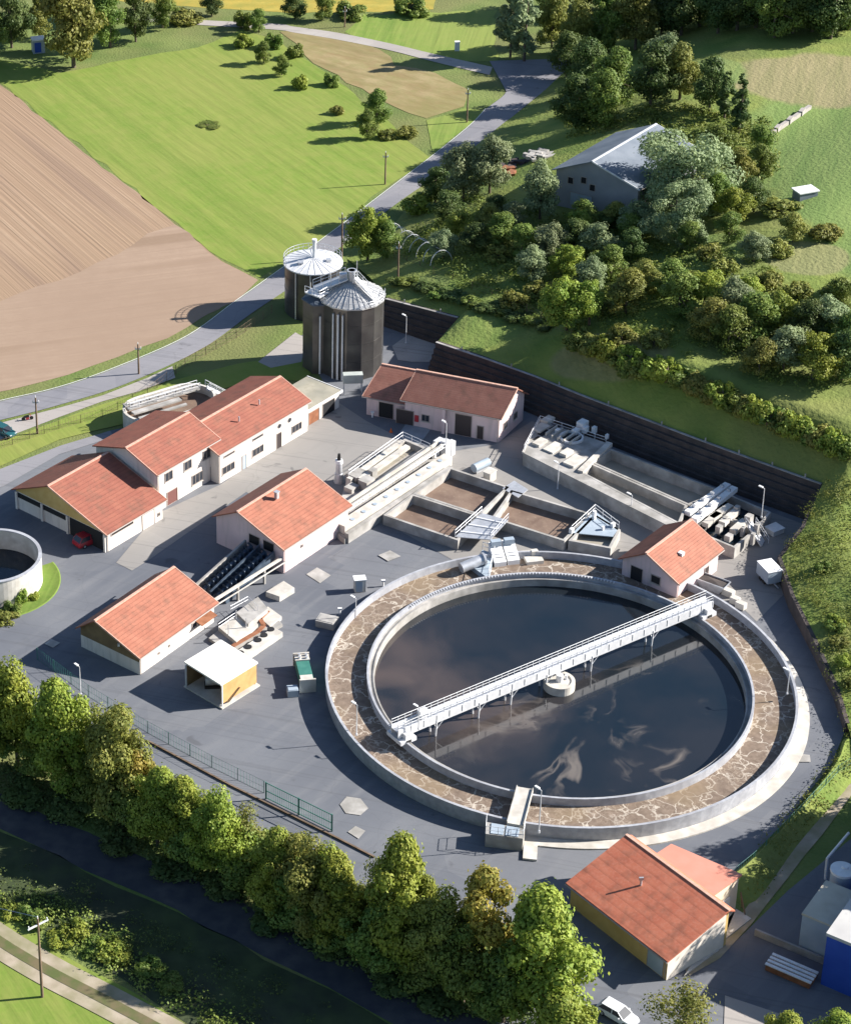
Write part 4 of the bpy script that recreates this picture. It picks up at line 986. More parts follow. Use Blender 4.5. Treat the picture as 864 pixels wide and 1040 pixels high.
def basin(label,px,fm=M['sludge'],zf=.22,t=.38,cat='basin',group='rectangular sludge basins',z=None,nm='sludge_basin',wm=None):
    z=z or zt; pts=[P(x,y,z) for x,y in px]; c=sum(pts,V(0,0))/len(pts)
    r=thing(nm,label,cat,V(c.x,c.y,0),group); cell('c',r,pts,t,-.1,z,zf,wm or M['concrete'],fm); return r
basin('front left rectangular basin of brown sludge, next to the grey yard',[(389,523),(418.6,501.5),(487,523.5),(465,549)])
basin('upper left rectangular basin of brown sludge, below the lamp post',[(419,501.2),(457,474.5),(517,494.5),(487.4,523.2)])
basin('right hand rectangular basin of brown sludge, beside the long pale paving strip',[(519,497.5),(601,521.5),(573,549.5),(499,526)])
basin('smallest square basin with grey covers next to the gauge house',[(603.5,522),(630,538),(620,557),(577,549)],M['greywater'],.9)
wk=thing('basin_footbridge','grey grating footbridge between the sludge basins above the white machines','footbridge',P(490,540,0))
b=MB(); q=[P(462,545,1.75),P(489,521,1.75),P(516,528,1.75),P(498,548,1.75)]; b.slab([q[0],q[3],q[2],q[1]],.12); b.build('grating',M['galv'],wk)
b=MB()
for i,j in ((0,1),(2,3)): railing(b,[q[i],q[j]],1.1,1.3,.05)
for t_ in (.2,.5,.8): b.bar(q[0].lerp(q[1],t_)+V(0,0,.12),q[3].lerp(q[2],t_)+V(0,0,.12),.3,.12)
b.build('railing',M['steelL'],wk)
b=MB(); b.slab([P(510,496,1.7),P(522,488,1.7),P(536,497,1.7),P(526,505,1.7)],.15); b.build('platform',M['galv'],wk)
wk=thing('cover_platform','light grey covers and railings at the right end of the brown basins','platform',P(603,535,0))
b=MB(); q=[P(580,541,1.7),P(604,519,1.7),P(628,537,1.7),P(622,545,1.7)]; b.slab([q[0],q[3],q[2],q[1]],.12); b.build('covers',M['bluegrey'],wk)
b=MB(); railing(b,[q[0],q[1],q[2]],1.1,1.4,.05); b.build('railing',M['white'],wk)
b=MB(); 
for px,py,w_,h_ in ((580,541,.6,.7),(603,527,.5,1.3),(622,535,.6,.6),(612,538,.4,.5)): p=P(px,py,1.7); b.box((p.x,p.y,1.72),w_,w_*.8,h_,thA)
b.each('drive_unit',M['white'],wk)
# weir gates / posts on basins
for px,py,z,l in ((500,483,1.2,'small white valve box at the top edge of the brown basins'),(497,485,2.2,'narrow white cabinet standing on the paving above the brown basins')): pass
b=MB(); p=P(497,488); b.box((p.x,p.y,0),1.6,1.2,1.6,thA); b.box((p.x,p.y,1.6),1.8,1.4,.1,thA); tag(b.build('control_cabinet',M['conclight'],None,p),'pale concrete control cabinet on the paving above the brown basins','cabinet')
vt=thing('bowser','pale green wheeled tank beside the pink building forecourt','tank trailer',P(488,478))
p=P(488,478); b=MB(); b.tube(p+V(-1.2,-.9,1),p+V(1.2,.9,1),.65,n=14); b.build('tank',M['bluegrey'],vt); b=MB(); b.box((p.x,p.y,.15),2.6,.9,.3,R_(37)); b.build('chassis',M['galv'],vt)
# screening machines at clarifier top
for i,(px,py,l) in enumerate(((508,565,'left one of the two upright white screening machines above the round clarifier'),(521.5,563,'right one of the two upright white screening machines above the round clarifier'))):
    p=P(px,py+13,0.5); r=thing('screening_machine',l,'screening machine',V(p.x,p.y,0),'white screening machines')
    b=MB(); ang=R_(8); dx=V(math.cos(ang),math.sin(ang)); dy=V(-math.sin(ang),math.cos(ang))
    lo=p-dy*.0; k=[lo-dx*.85,lo+dx*.85,lo+dx*.85+dy*3.2,lo-dx*.85+dy*3.2]
    b.add([V(v.x,v.y,.0) for v in k]+[V(k[0].x,k[0].y,1.6),V(k[1].x,k[1].y,1.6),V(k[2].x,k[2].y,3.0),V(k[3].x,k[3].y,3.0)],[(0,1,5,4),(1,2,6,5),(2,3,7,6),(3,0,4,7),(4,5,6,7)]); b.build('casing',M['white'],r)
    b=MB(); c_=lo+dy*2.6; b.box((c_.x,c_.y,2.85),1.4,.8,.7,ang); b.build('motor_cover',M['bluegrey'],r)
    b=MB(); c_=lo+dy*1.2; b.box((c_.x,c_.y,2.12),1.1,.08,.12,ang); b.box((c_.x+.3*dy.x*-1,c_.y-.5,1.93),1.1,.08,.12,ang); b.build('hinge',M['galv'],r)
fr=thing('steel_trough_frame','blue grey steel trough with railings left of the white screening machines','trough',P(487,578))
b=MB(); q=[P(478,572,2.0),P(490,556,2.0),P(502,560,2.0),P(496,585,2.0)]; b.prism([(v.x,v.y) for v in q],0,1.6); b.build('trough',M['bluegrey'],fr)
b=MB(); railing(b,[V(q[1].x,q[1].y,1.6),V(q[2].x,q[2].y,1.6),V(q[3].x,q[3].y,1.6)],1.3,1.1,.05); b.build('railing',M['steelL'],fr)
p0,p1=P(468,577,1.9),P(490,568,2.4); b=MB(); b.tube(p0,p1,.75,n=18); b.tube(p1,p1+V(.1,0,0)+(p1-p0)*.06,.95,n=18); b.build('inlet_pipe',M['galv'],fr)
# pale step block right of machines
b=MB(); p=P(540,573); b.box((p.x,p.y,0),2.4,3.0,1.4,R_(8)); b.box((p.x+.3,p.y+.3,1.4),.9,.7,.7,R_(8)); tag(b.build('valve_block',M['conclight'],None,p),'pale concrete valve block right of the white screening machines','block')
# ---------------------------------------------------------------- pretreatment channels (left)
q=[P(350,487,2.0),P(410,445.5,2.0),P(436,456,2.0),P(452,452,2.0),P(457,470,2.0),P(350,541,2.0),P(338,531,2.0)]
gc=thing('grit_channels','pale concrete grit channels with parallel walls and walkways, left of the brown basins','channels',P(395,500))
b=MB(); b.prism([(v.x,v.y) for v in q],-.1,.9); b.build('base',M['concrete'],gc)
def beam(p0,p1,z,w_,h_,m,nm,par): b=MB(); b.bar(P(*p0,z),P(*p1,z),w_,h_); return b.build(nm,m,par)
beam((354,486),(409,447),2.0,.8,1.3,M['conclight'],'channel_wall',gc)
beam((366,486),(414,452),2.2,.9,.5,M['conclight'],'walkway',gc)
beam((374,496),(432,456),2.1,.9,1.4,M['conclight'],'channel_wall',gc)
beam((338,525),(449,451),3.0,.35,.7,M['conclight'],'pipe_trough',gc); beam((335,521),(445,448),3.0,.3,.6,M['conclight'],'pipe_trough',gc); beam((336.5,523),(447,449.5),2.5,.9,.1,M['darksteel'],'trough_floor',gc)
beam((346,533),(455,462),2.2,1.5,1.5,M['conclight'],'channel_wall',gc)
beam((352,542),(458,473),1.6,.7,1.5,M['concrete'],'channel_wall',gc)
beam((410,446),(441,459),2.0,.5,1.4,M['concrete'],'channel_wall',gc)
beam((360,490),(418,450),1.0,3.0,.06,M['greywater'],'channel_water',gc)
b=MB()
for i in range(9):
    p=P(352,531,2.25).lerp(P(452,464,2.25),(i+.5)/9); b.tube(V(p.x,p.y,2.2),V(p.x,p.y,2.28),.34,n=14)
b.each('manhole_cover',M['bluegrey'],gc)
b=MB(); railing(b,[P(343,529,2.2),P(452,457,2.2)],1.1,1.6,.05); railing(b,[P(354,484,2.0),P(409,445,2.0),P(436,457,2.0)],1.1,1.6,.04); b.build('railing',M['steelL'],gc)
b=MB()
for px,py,sx,sz in ((446,462,1.6,1.6),(452,466,1.2,2.2),(440,468,1.3,1.2),(458,462,1.0,1.4)): p=P(px,py); b.box((p.x,p.y,0),sx,sx*.8,sz+1.0,thA)
b.each('equipment_box',M['steelL'],gc)
b=MB()
for px,py,sx,sz in ((362,492,2.6,1.4),(372,500,2.0,1.6),(357,503,1.8,.9),(378,492,1.2,1.9),(349,535,1.6,1.1)): p=P(px,py); b.box((p.x,p.y,0),sx,sx*.8,sz+.7,thA)
b.each('conveyor_housing',M['concrete'],gc)
fl=thing('filter_stack','slim grey exhaust filter with black cap at the head of the grit channels','filter',P(344,492))
p=P(344,490); b=MB(); b.tube(p,p+V(0,0,1.6),.75,.6,n=14); b.tube(p+V(0,0,1.6),p+V(0,0,3.4),.5,.45,n=14); b.build('body',M['galv'],fl)
b=MB(); b.tube(p+V(0,0,3.4),p+V(0,0,3.9),.62,.55,n=14); b.build('collar',M['white'],fl); b=MB(); b.tube(p+V(0,0,3.9),p+V(0,0,4.9),.3,.2,n=10); b.build('cap',M['black'],fl)
# concrete works between store and yard
cw=thing('grit_washer_works','angular pale concrete works with openings between the red roofed store and the grey yard','concrete works',P(255,630))
def pr(px,z0,z1,m,nm,par,zr=None): b=MB(); b.prism([(v.x,v.y) for v in (P(x,y,z1 if zr is None else zr) for x,y in px)],z0,z1); return b.build(nm,m,par)
pr([(212,648),(262,608),(287,634),(232,662)],-.1,.5,M['concrete'],'slab',cw)
pr([(222,637),(247,618),(262,634),(240,652)],.5,1.1,M['conclight'],'block',cw)
pr([(240,622),(262,606),(272,618),(252,634)],.5,1.5,M['concrete'],'block',cw)
pr([(236,664),(278,637),(287,642),(249,668)],.1,.9,M['conclight'],'block',cw)
pr([(262,626),(272,616),(286,626),(274,636)],.1,.7,M['conclight'],'block',cw)
for pts_,z in (([(262,641),(268,635),(264,628),(272,620)],.8),([(236,656),(262,641)],1.0)):
    b=MB()
    for i in range(len(pts_)-1): b.bar(P(*pts_[i],z),P(*pts_[i+1],z),.6,.12)
    b.each('open_channel',M['rust'],cw)
b=MB()
for px,py in ((244,663),(252,657),(262,650),(268,645),(275,639)): p=P(px,py,.95); b.tube(V(p.x,p.y,.8),V(p.x,p.y,1.0),.5,n=14)
b.each('manhole_cover',M['dark'],cw)
b=MB(); railing(b,[P(234,622,1.2),P(252,612,1.2),P(262,622,1.2)],1.0,1.4,.025); railing(b,[P(222,640,1.2),P(240,628,1.2)],1.0,1.4,.025)
for px,py in ((240,630),(250,638),(232,645)): p=P(px,py,1); b.tube(V(p.x,p.y,.5),V(p.x,p.y,2.6),.07,n=6); 
b.build('railing',M['galv'],cw)
pr([(270,601),(288,590),(299,597),(284,606)],0,.9,M['conclight'],'block',cw)
# ---------------------------------------------------------------- long channels (right)
zt2=2.3
lc=thing('long_channels','long pale concrete settling channels running right along the timber wall','settling channels',P(640,490))
cellp=lambda l: [P(x,y,zt2) for x,y in l]
cell('c',lc,cellp([(590,480),(599.5,469.8),(698,513),(690,532.5)]),.35,-.1,zt2,.75,M['concrete'],M['greywater'],'settling_water')
cell('c',lc,cellp([(599.8,469.2),(620,455.3),(735,499),(699,512.8)]),.35,-.1,zt2,.5,M['concrete'],M['greywater'],'settling_water')
b=MB(); b.prism([(v.x,v.y) for v in cellp([(531,459.5),(547.5,427),(620,451),(598.5,469),(589.6,479.6),(690,532.6),(683,536)])],-.1,zt2-.02); b.build('front_wall',M['concrete'],lc)
hp=thing('inlet_platform','pale concrete inlet platform with round opening and white boxes behind the pink building','platform',P(575,455))
b=MB(); railing(b,cellp([(532,458),(548,428),(615,450)]),1.0,1.6,.045); b.build('railing',M['steelL'],hp)
p=P(580,447,2); b=MB(); b.lathe((p.x,p.y,0),[(1.5,zt2),(1.5,zt2+.35),(1.8,zt2+.35),(1.8,zt2)],28,smooth=False); b.build('opening_rim',M['steelL'],hp)
b=MB(); b.lathe((p.x,p.y,0),[(.01,zt2+.06),(1.5,zt2+.06)],28,smooth=False); b.build('opening_water',M['darkwater'],hp)
b=MB()
for px,py,sx,sz in ((584,442,1.0,.7),(591,437,1.5,1.3),(594,440,.9,.9),(603,441,.7,1.0),(566,441,.7,.6),(616,447,.5,.7)): p=P(px,py,2); b.box((p.x,p.y,zt2),sx,sx*.8,sz,R_(44))
b.each('white_box',M['white'],hp)
b=MB()
for px,py,sx,sz in ((549,437,2.6,.3),(548,452,2.2,.4),(562,457,3.0,.25),(575,463,2.0,.5),(556,430,2.0,.6),(583,471,3.2,.35)): p=P(px,py,2); b.box((p.x,p.y,zt2-.01),sx,sx*.6,sz,R_(44))
for i in range(5): p=P(560+i*6,440+i*2.4,2); b.bar(V(p.x,p.y,zt2+.5)-A*1.6,V(p.x,p.y,zt2+.5)+A*1.4,.2,.5)
b.each('channel_edge',M['conclight'],hp)
b=MB(); 
for px,py,sx in ((552,441,1.6),(563,436,1.4),(545,447,1.0)): p=P(px,py,2); b.box((p.x,p.y,zt2),sx*1.3,sx*.6,.04,R_(44))
b.each('open_channel',M['dark'],hp)
b=MB(); w0=cellp([(548,426),(531,459)]); b.bar(w0[0]+V(0,0,.02),w0[1]+V(0,0,.02),.3,.3); b.build('kerb',M['conclight'],hp)
b=MB(); w0=cellp([(589,480),(619,451)]); b.bar(w0[0]+V(0,0,.35),w0[1]+V(0,0,.35),.9,.6); b.build('head_wall',M['conclight'],hp)
for i,(a0,a1,l) in enumerate((((698,519.5),(739,490.5),'left one of the two parallel white beams across the long channels'),((705,526.5),(746,494),'right one of the two parallel white beams across the long channels'))):
    r=thing('channel_crossbeam',l,'beam',P(*a0),'white beams over the channels')
    b=MB(); b.bar(P(*a0,2.6),P(*a1,2.6),1.0,.7); b.build('beam',M['white'],r)
    b=MB()
    for t in (.15,.38,.6,.85): p=P(*a0,2.6).lerp(P(*a1,2.6),t); b.box((p.x,p.y,2.6),.35,.5,.4,thA)
    b.build('bracket',M['galv'],r)
oc=thing('outlet_works','stepped concrete outlet works with pale machinery right of the white crossbeams','outlet works',P(740,530))
cell('c',oc,[P(x,y,1.9) for x,y in [(692,534),(712,515),(768,538),(746,556.5)]],.35,-.1,1.9,.9,M['concrete'],M['darkwater'],'outlet_water')
cell('c',oc,[P(x,y,1.9) for x,y in [(712.5,514.5),(735,499.5),(783,520),(768.4,537.6)]],.35,-.1,1.9,.7,M['concrete'],M['darkwater'],'outlet_water')
for p0,p1 in (((722,525),(742,512)),((733,530),(748,517)),((744,538),(757,527)),((716,531),(730,520))): beam(p0,p1,2.3,1.0,.7,M['conclight'],'channel_cover',oc)
b=MB()
for px,py,sx,sz in ((748,519,.8,.8),(730,537,.9,.5),(760,530,1.1,1.1),(768,540,.8,1.3),(740,545,1.0,.3),(764,549,.6,1.2),(736,528,.7,.5),(754,541,.6,.9)): p=P(px,py,1.9); b.box((p.x,p.y,1.3),sx,sx*.8,sz+.6,thA)
b.each('machine_housing',M['concrete'],oc)
st0,st1=P(762,532,3.0),P(775,552,.3)
b=MB(); b.bar(st0,st1,1.6,.25); railing(b,[st0+V(.7,0,0),st1+V(.7,0,0)],1.0,1.0,.05); railing(b,[st0-V(.7,0,0),st1-V(.7,0,0)],1.0,1.0,.05); b.build('stair',M['steelL'],oc)
p=P(786,541); b=MB(); b.box((p.x,p.y,0),2.0,1.7,.8,R_(30)); b.box((p.x,p.y,.8),2.2,1.9,.12,R_(30)); tag(b.build('white_tank_box',M['white'],None,p),'lone white box on the shaded asphalt near the timber wall corner','box')
# ---------------------------------------------------------------- timber retaining wall
def stepwall(name,label,i0,i1,n,run,m=M['timber'],cat='retaining wall',rev=1):
    pts=HW[i0:i1+1]; r=thing(name,label,cat,V(pts[0].x,pts[0].y,0))
    nrm=[]
    for i in range(len(pts)):
        d=(pts[min(i+1,len(pts)-1)]-pts[max(i-1,0)]); d.z=0; d.normalize(); nrm.append(Vector((d.y,-d.x,0))*rev)
    for k in range(n):
        b=MB(); 
        for i in range(len(pts)-1):
            a,c=pts[i],pts[i+1]; za,zc=a.z*(k+1)/n,c.z*(k+1)/n
            f0=run*(n-1-k)/n+.55
            o0,o1=a+nrm[i]*f0,c+nrm[i+1]*f0; q0,q1=a-nrm[i]*.45,c-nrm[i+1]*.45
            e=.06 if k==n-1 else 0
            vs=[V(q0.x,q0.y,-.3),V(o0.x,o0.y,-.3),V(o0.x,o0.y,za+e),V(q0.x,q0.y,za+e),V(q1.x,q1.y,-.3),V(o1.x,o1.y,-.3),V(o1.x,o1.y,zc+e),V(q1.x,q1.y,zc+e)]
            b.add(vs,[(0,1,2,3),(7,6,5,4),(1,5,6,2),(2,6,7,3)])
            # log faces: small gaps between stacked logs
        b.build('timber_tier',m,r)
    b=MB()
    for i in range(len(pts)-1):
        a,c=pts[i],pts[i+1]; L=(c-a).length; m_=max(1,int(L/5))
        for j in range(m_): q=a.lerp(c,(j+.5)/m_)+nrm[i]*.2; b.box((q.x,q.y,q.z-.3),.18,.18,1.0)
    b.each('wall_post',M['concrete'],r)
    b=MB()
    for i in range(len(pts)-1): b.bar(pts[i]+nrm[i]*.35+V(0,0,.16),pts[i+1]+nrm[i+1]*.35+V(0,0,.16),.38,.12)
    b.build('coping',M['concrete'],r)
    return r
stepwall('retaining_wall','short stepped dark timber wall behind the tall silo',2,4,5,2.2)
stepwall('retaining_wall','long stepped dark timber retaining wall between the plant and the shaded grass slope',5,12,6,2.8)
b=MB()
pts=HW[12:19]
for i in range(len(pts)-1):
    a,c=pts[i],pts[i+1]; d=(c-a); d.z=0; d.normalize(); n=Vector((d.y,-d.x,0))
    vs=[V(a.x,a.y,-.2)+n*.3,V(a.x,a.y,a.z+.1)+n*.2,V(a.x,a.y,a.z+.1)-n*.3,V(c.x,c.y,-.2)+n*.3,V(c.x,c.y,c.z+.1)+n*.2,V(c.x,c.y,c.z+.1)-n*.3,V(a.x,a.y,-.2)-n*.3,V(c.x,c.y,-.2)-n*.3]
    b.add(vs,[(0,3,4,1),(1,4,5,2),(2,5,7,6),(0,1,2,6),(3,7,5,4)])
tag(b.build('kerb_wall',M['timber'],None,pts[0]),'wall, coloured dark to stand for shade, holding the sunlit overgrown bank at the right edge','wall')  # dark timber colour stands in for the bank's shadow on this wall
# ---------------------------------------------------------------- oval tank behind the office
e0,e1=P(152,414,3.0),P(192,402,3.0); ax=(e1-e0).normalized(); nx=V(-ax.y,ax.x)
def oval(r,cx=None,n=16):
    out=[]
    for i in range(n+1): q=math.pi*i/n; out.append(e1+(ax*math.sin(q)-nx*-math.cos(q)*1.0)*r if False else e1+ax*(math.sin(q)*r)+nx*(math.cos(q)*r))
    for i in range(n+1): q=math.pi*i/n; out.append(e0-ax*(math.sin(q)*r)-nx*(math.cos(q)*r))
    return out
ot=thing('oval_tank','oval pale concrete tank crossed by walkways behind the office building','tank',V(e0.x,e0.y,0))
o_,i_=oval(4.2),oval(3.8); n=len(o_); b=MB()
vs=[V(p.x,p.y,-.1) for p in o_]+[V(p.x,p.y,3) for p in o_]+[V(p.x,p.y,3) for p in i_]+[V(p.x,p.y,1.0) for p in i_]
fs=[]
for k in range(n):
    l=(k+1)%n; fs+=[(k,l,n+l,n+k),(n+k,n+l,2*n+l,2*n+k),(2*n+k,2*n+l,3*n+l,3*n+k)]
b.add(vs,fs); b.build('tank_wall',M['conclight'],ot)
b=MB(); b.add([V(p.x,p.y,1.6) for p in i_],[tuple(range(n))]); b.build('tank_water',M['sludge'],ot)
b=MB()
for s,w_ in ((-2.3,.5),(-.4,1.0),(1.1,.8),(2.4,.9)):
    b.bar(e0-ax*3.2+nx*s+V(0,0,.3),e1+ax*(2.4 if s>0 else -1.8)+nx*s+V(0,0,.3),w_,.25)
b.build('walkway',M['concrete'],ot)
b=MB()
for s in (.7,1.7): railing(b,[e0-ax*3+nx*s+V(0,0,.3),e1+ax*2.4+nx*s+V(0,0,.3)],1.0,1.5,.05)
b.build('railing',M['steelL'],ot)
q0,q1=e1+ax*3.6+nx*.5+V(0,0,.3),e1+ax*8.2-nx*2.2; q1.z=.1
b=MB(); b.bar(q0,q1,1.2,.25); n_=nx*.6
for s in (-1,1): railing(b,[q0+n_*s,q1+n_*s],1.0,1.0,.05)
b.build('stair',M['steelL'],ot)
# ---------------------------------------------------------------- round reservoir far left
rp=[P(20.8,538.8,4.3),P(43,561.7,4.3),P(33.3,577,4.3)]
def circ3(a,b_,c):
    ax_,ay,bx,by,cx,cy=a.x,a.y,b_.x,b_.y,c.x,c.y; d=2*(ax_*(by-cy)+bx*(cy-ay)+cx*(ay-by))
    ux=((ax_**2+ay**2)*(by-cy)+(bx**2+by**2)*(cy-ay)+(cx**2+cy**2)*(ay-by))/d; uy=((ax_**2+ay**2)*(cx-bx)+(bx**2+by**2)*(ax_-cx)+(cx**2+cy**2)*(bx-ax_))/d
    return V(ux,uy),math.hypot(ux-ax_,uy-ay)
rc,rr_=circ3(*rp); rr_=min(max(rr_,6.5),8.5); rc=V(P(43.5,563,4.3).x-rr_-.2,P(43.5,563,4.3).y)
rt=thing('round_reservoir','open round pale concrete reservoir cut by the left edge of the photo','reservoir',rc)
ring('reservoir_wall',rc,rr_,rr_-.35,-.1,4.3,M['conclight'],rt,72)
ring('reservoir_rim',rc,rr_+.08,rr_-.4,4.3,4.45,M['rim'],rt,72)
disc('reservoir_water',rc,rr_-.3,1.3,M['darkwater'],rt)
b=MB(); b.lathe((rc.x,rc.y,0),[(rr_+.02,.1),(rr_+2.2,.1),(rr_+2.3,.14),(rr_+2.5,.14),(rr_+2.5,.0)],60,-1.9,.5); 
gb=b.build('planting_bed',M['meadow2']); tag(gb,kind='structure')
# ---------------------------------------------------------------- fences
def fence(name,label,pts,h,m,post=2.5,mesh=True,cat='fence',step=.45):
    pts=[G(*p) if len(p)==2 else V(*p) for p in pts]; r=thing(name,label,cat,pts[0])
    b=MB(); k=MB()
    for i in range(len(pts)-1):
        a,c=pts[i],pts[i+1]; L=(c-a).length; n=max(1,int(L/post))
        for j in range(n+(i==len(pts)-2)): q=a.lerp(c,j/n); b.box((q.x,q.y,q.z-.1),.08,.08,h+.1)
        for z in (h-.03,h*.5,.1): k.tube(a+V(0,0,z),c+V(0,0,z),.02,n=4,caps=False)
        m_=int(L/step)
        if mesh:
            for j in range(m_): q=a.lerp(c,(j+.5)/m_); k.tube(q,q+V(0,0,h),.014,n=4,caps=False)
    b.each('fence_post',m,r); k.build('fence_mesh',m,r); return r
fence('mesh_fence','thin green mesh fence along the yard beside the tree row',[(38,670),(90,708),(150,745),(215,780),(268,806)],1.9,M['teal'],3)
fence('mesh_fence','thin grey mesh fence along the footway by the road',[(-40,470),(30,446),(60,436),(104,424),(150,402),(188,372),(240,343),(276,318)],1.6,M['polewood'],2.5)
fence('mesh_fence','green mesh fence on the grass bank at the lower right',[(728,908),(765,878),(812,830),(850,790),(880,770)],1.8,M['teal'],2.5)
fence('mesh_fence','grey mesh fence on top of the grass slope behind the timber wall',[(400,262),(440,278),(520,308),(580,342)],1.3,M['polewood'],4,False)
gt=thing('yard_gate','wide green framed mesh gate between the grey yard and the tree row','gate',P(270,808))
g0,g1=P(270,812),P(337,845)
b=MB()
for q in (g0,g0.lerp(g1,.5),g1): b.box((q.x,q.y,0),.16,.16,2.6)
b.each('gate_post',M['teal'],gt); b=MB()
for z in (2.5,1.3,.25): b.tube(g0+V(0,0,z),g1+V(0,0,z),.06,n=6)
for j in range(30): q=g0.lerp(g1,(j+.5)/30); b.tube(q+V(0,0,.2),q+V(0,0,2.5),.022,n=4,caps=False)
b.build('gate_leaf',M['teal'],gt)
b=MB(); 
for i,(x0,y0,x1,y1) in enumerate([(150,752,232,796),(232,796,345,852),(345,852,380,870)]): b.bar(P(x0,y0,.28),P(x1,y1,.28),.22,.35)
tag(b.build('yard_kerb',M['polewood'],None,P(150,752)),'dark kerb edging between the yard and the tree row','kerb')
# ---------------------------------------------------------------- vehicles
def car(name,label,p,ang,m,body=(4.3,1.75,1.45),van=False):
    r=thing(name,label,'car' if not van else 'van',V(0,0,0)); L,W_,Hh=body
    def loft(secs,mm,nm):
        b=MB(); k=len(secs[0])
        for i in range(len(secs)-1):
            b.add(secs[i]+secs[i+1],[(j,(j+1)%k,k+(j+1)%k,k+j) for j in range(k)],False)
        b.add(secs[0],[tuple(range(k))]); b.add(secs[-1],[tuple(range(k-1,-1,-1))]); o=b.build(nm,mm,r)
        md=o.modifiers.new('bevel','BEVEL'); md.width=.06; md.segments=2; return o
    def sec(x,w_,z0,z1): return [V(x,-w_/2,z0),V(x,w_/2,z0),V(x,w_/2*1.02,(z0+z1)/2),V(x,w_/2*.94,z1),V(x,-w_/2*.94,z1),V(x,-w_/2*1.02,(z0+z1)/2)]
    hb=Hh*.6
    loft([sec(-L/2,W_*.86,.32,hb*.85),sec(-L/2+.25,W_*.97,.25,hb),sec(-L*.1,W_,.22,hb*1.03),sec(L*.2,W_,.22,hb),sec(L/2-.3,W_*.95,.25,hb*.86),sec(L/2,W_*.8,.32,hb*.68)],m,'body')
    x0,x1,x2,x3=-L/2+.15,-L/2+.7,L*.08,L*.26
    w0,w1=W_*.92,W_*.74
    b=MB(); b.add([V(x0,-w0/2,hb-.02),V(x0,w0/2,hb-.02),V(x3,w0/2,hb-.04),V(x3,-w0/2,hb-.04),V(x1,-w1/2,Hh-.06),V(x1,w1/2,Hh-.06),V(x2,w1/2,Hh-.06),V(x2,-w1/2,Hh-.06)],[(0,1,5,4),(1,2,6,5),(2,3,7,6),(3,0,4,7),(4,5,6,7)]); b.build('windows',M['glass'],r)
    b=MB(); b.prism([(x1-.08,-w1/2-.03),(x1-.08,w1/2+.03),(x2+.05,w1/2+.03),(x2+.05,-w1/2-.03)],Hh-.07,Hh); 
    for s in (-1,1):
        for xa,xb in ((x0,x1),(x3,x2),(-.3,-.3)): b.bar(V(xa,s*w0/2,hb),V(xb,s*w1/2,Hh-.03),.09,.06)
    b.build('roof',m,r)
    for sx in (-1,1):
        for sy in (-1,1):
            c=V(sx*L*.31,sy*(W_/2-.1),.32); b=MB(); b.tube(c-V(0,.12,0),c+V(0,.12,0),.32,n=16); o=b.build('wheel',M['black'],r)
            b=MB(); b.tube(c+V(0,sy*.1,0),c+V(0,sy*.135,0),.19,n=12); b.build('rim',M['galv'],o)
    for sy in (-1,1):
        b=MB(); b.box((L/2-.12,sy*W_*.3,hb*.62),.14,.32,.13); b.build('headlight',M['white'],r)
        b=MB(); b.box((-L/2+.04,sy*W_*.34,hb*.68),.1,.26,.14); b.build('tail_light',M['reddoor'],r)
        b=MB(); b.box((L*.16,sy*(W_/2+.08),hb),.12,.2,.13); b.build('mirror',m,r)
    r.location=p; r.rotation_euler=(0,0,ang); return r
car('parked_car','dark teal car on the footway at the left edge of the photo',P(4,441,0)+V(0,0,Z3),R_(-42),M['carteal'])
car('parked_car','white car half under the bright green tree at the bottom edge',P(627,1034)+V(0,0,Z2),R_(-45),M['carwhite'],(4.5,1.8,1.45))
tr=car('service_vehicle','dark red vehicle parked in the open bay under the ochre gable',P(91,551)+V(0,0,Z2),R_(35),M['carred'],(4.8,2.0,1.7)); 
b=MB(); p=absloc(tr)
mt=thing('motorcycle','small dark motorbike on the footway beside the teal car','motorcycle',P(28,426))
p=P(28,427,0)+V(0,0,Z3); d=V(1,.25).normalized()
for s in (-1,1): q=p+d*.65*s+V(0,0,.3); b=MB(); b.tube(q-V(-.25,1,0).normalized()*.07,q+V(-.25,1,0).normalized()*.07,.3,n=14); b.build('wheel',M['black'],mt)
b=MB(); b.bar(p-d*.6+V(0,0,.75),p+d*.25+V(0,0,.85),.26,.3); b.build('seat',M['black'],mt)
b=MB(); b.tube(p+d*.65+V(0,0,.3),p+d*.4+V(0,0,1.05),.05,n=6); b.tube(p+d*.4+V(-.1,.35,1.05),p+d*.4+V(.1,-.35,1.05),.03,n=6); b.box((p.x,p.y,.25),.5,.25,.35,.25); b.build('frame',M['carred'],mt)
# container trailer
ct=thing('container_trailer','white topped grey box trailer parked alone near the overgrown right hand bank','trailer',P(780,590))
p=P(780,590); ang=R_(-75)
b=MB(); b.box((p.x,p.y,.6),3.1,2.1,1.8,ang); b.build('box_body',M['bluegrey'],ct)
b=MB(); b.box((p.x,p.y,2.4),3.2,2.2,.1,ang); b.build('roof',M['white'],ct)
dx=V(math.cos(ang),math.sin(ang));dy=V(-dx.y,dx.x)
for sx in (-.5,.5):
    for sy in (-1,1): q=p+dx*sx*.9+dy*sy*.95+V(0,0,.35); b=MB(); b.tube(q-dy*.1,q+dy*.1,.34,n=14); b.build('wheel',M['black'],ct)
b=MB(); b.bar(p+dx*1.5+V(0,0,.58),p+dx*2.6+V(0,0,.5),.15,.12); b.bar(p-dx*1.4+V(0,0,.58),p+dx*1.4+V(0,0,.58),1.0,.18); b.build('drawbar',M['galv'],ct)
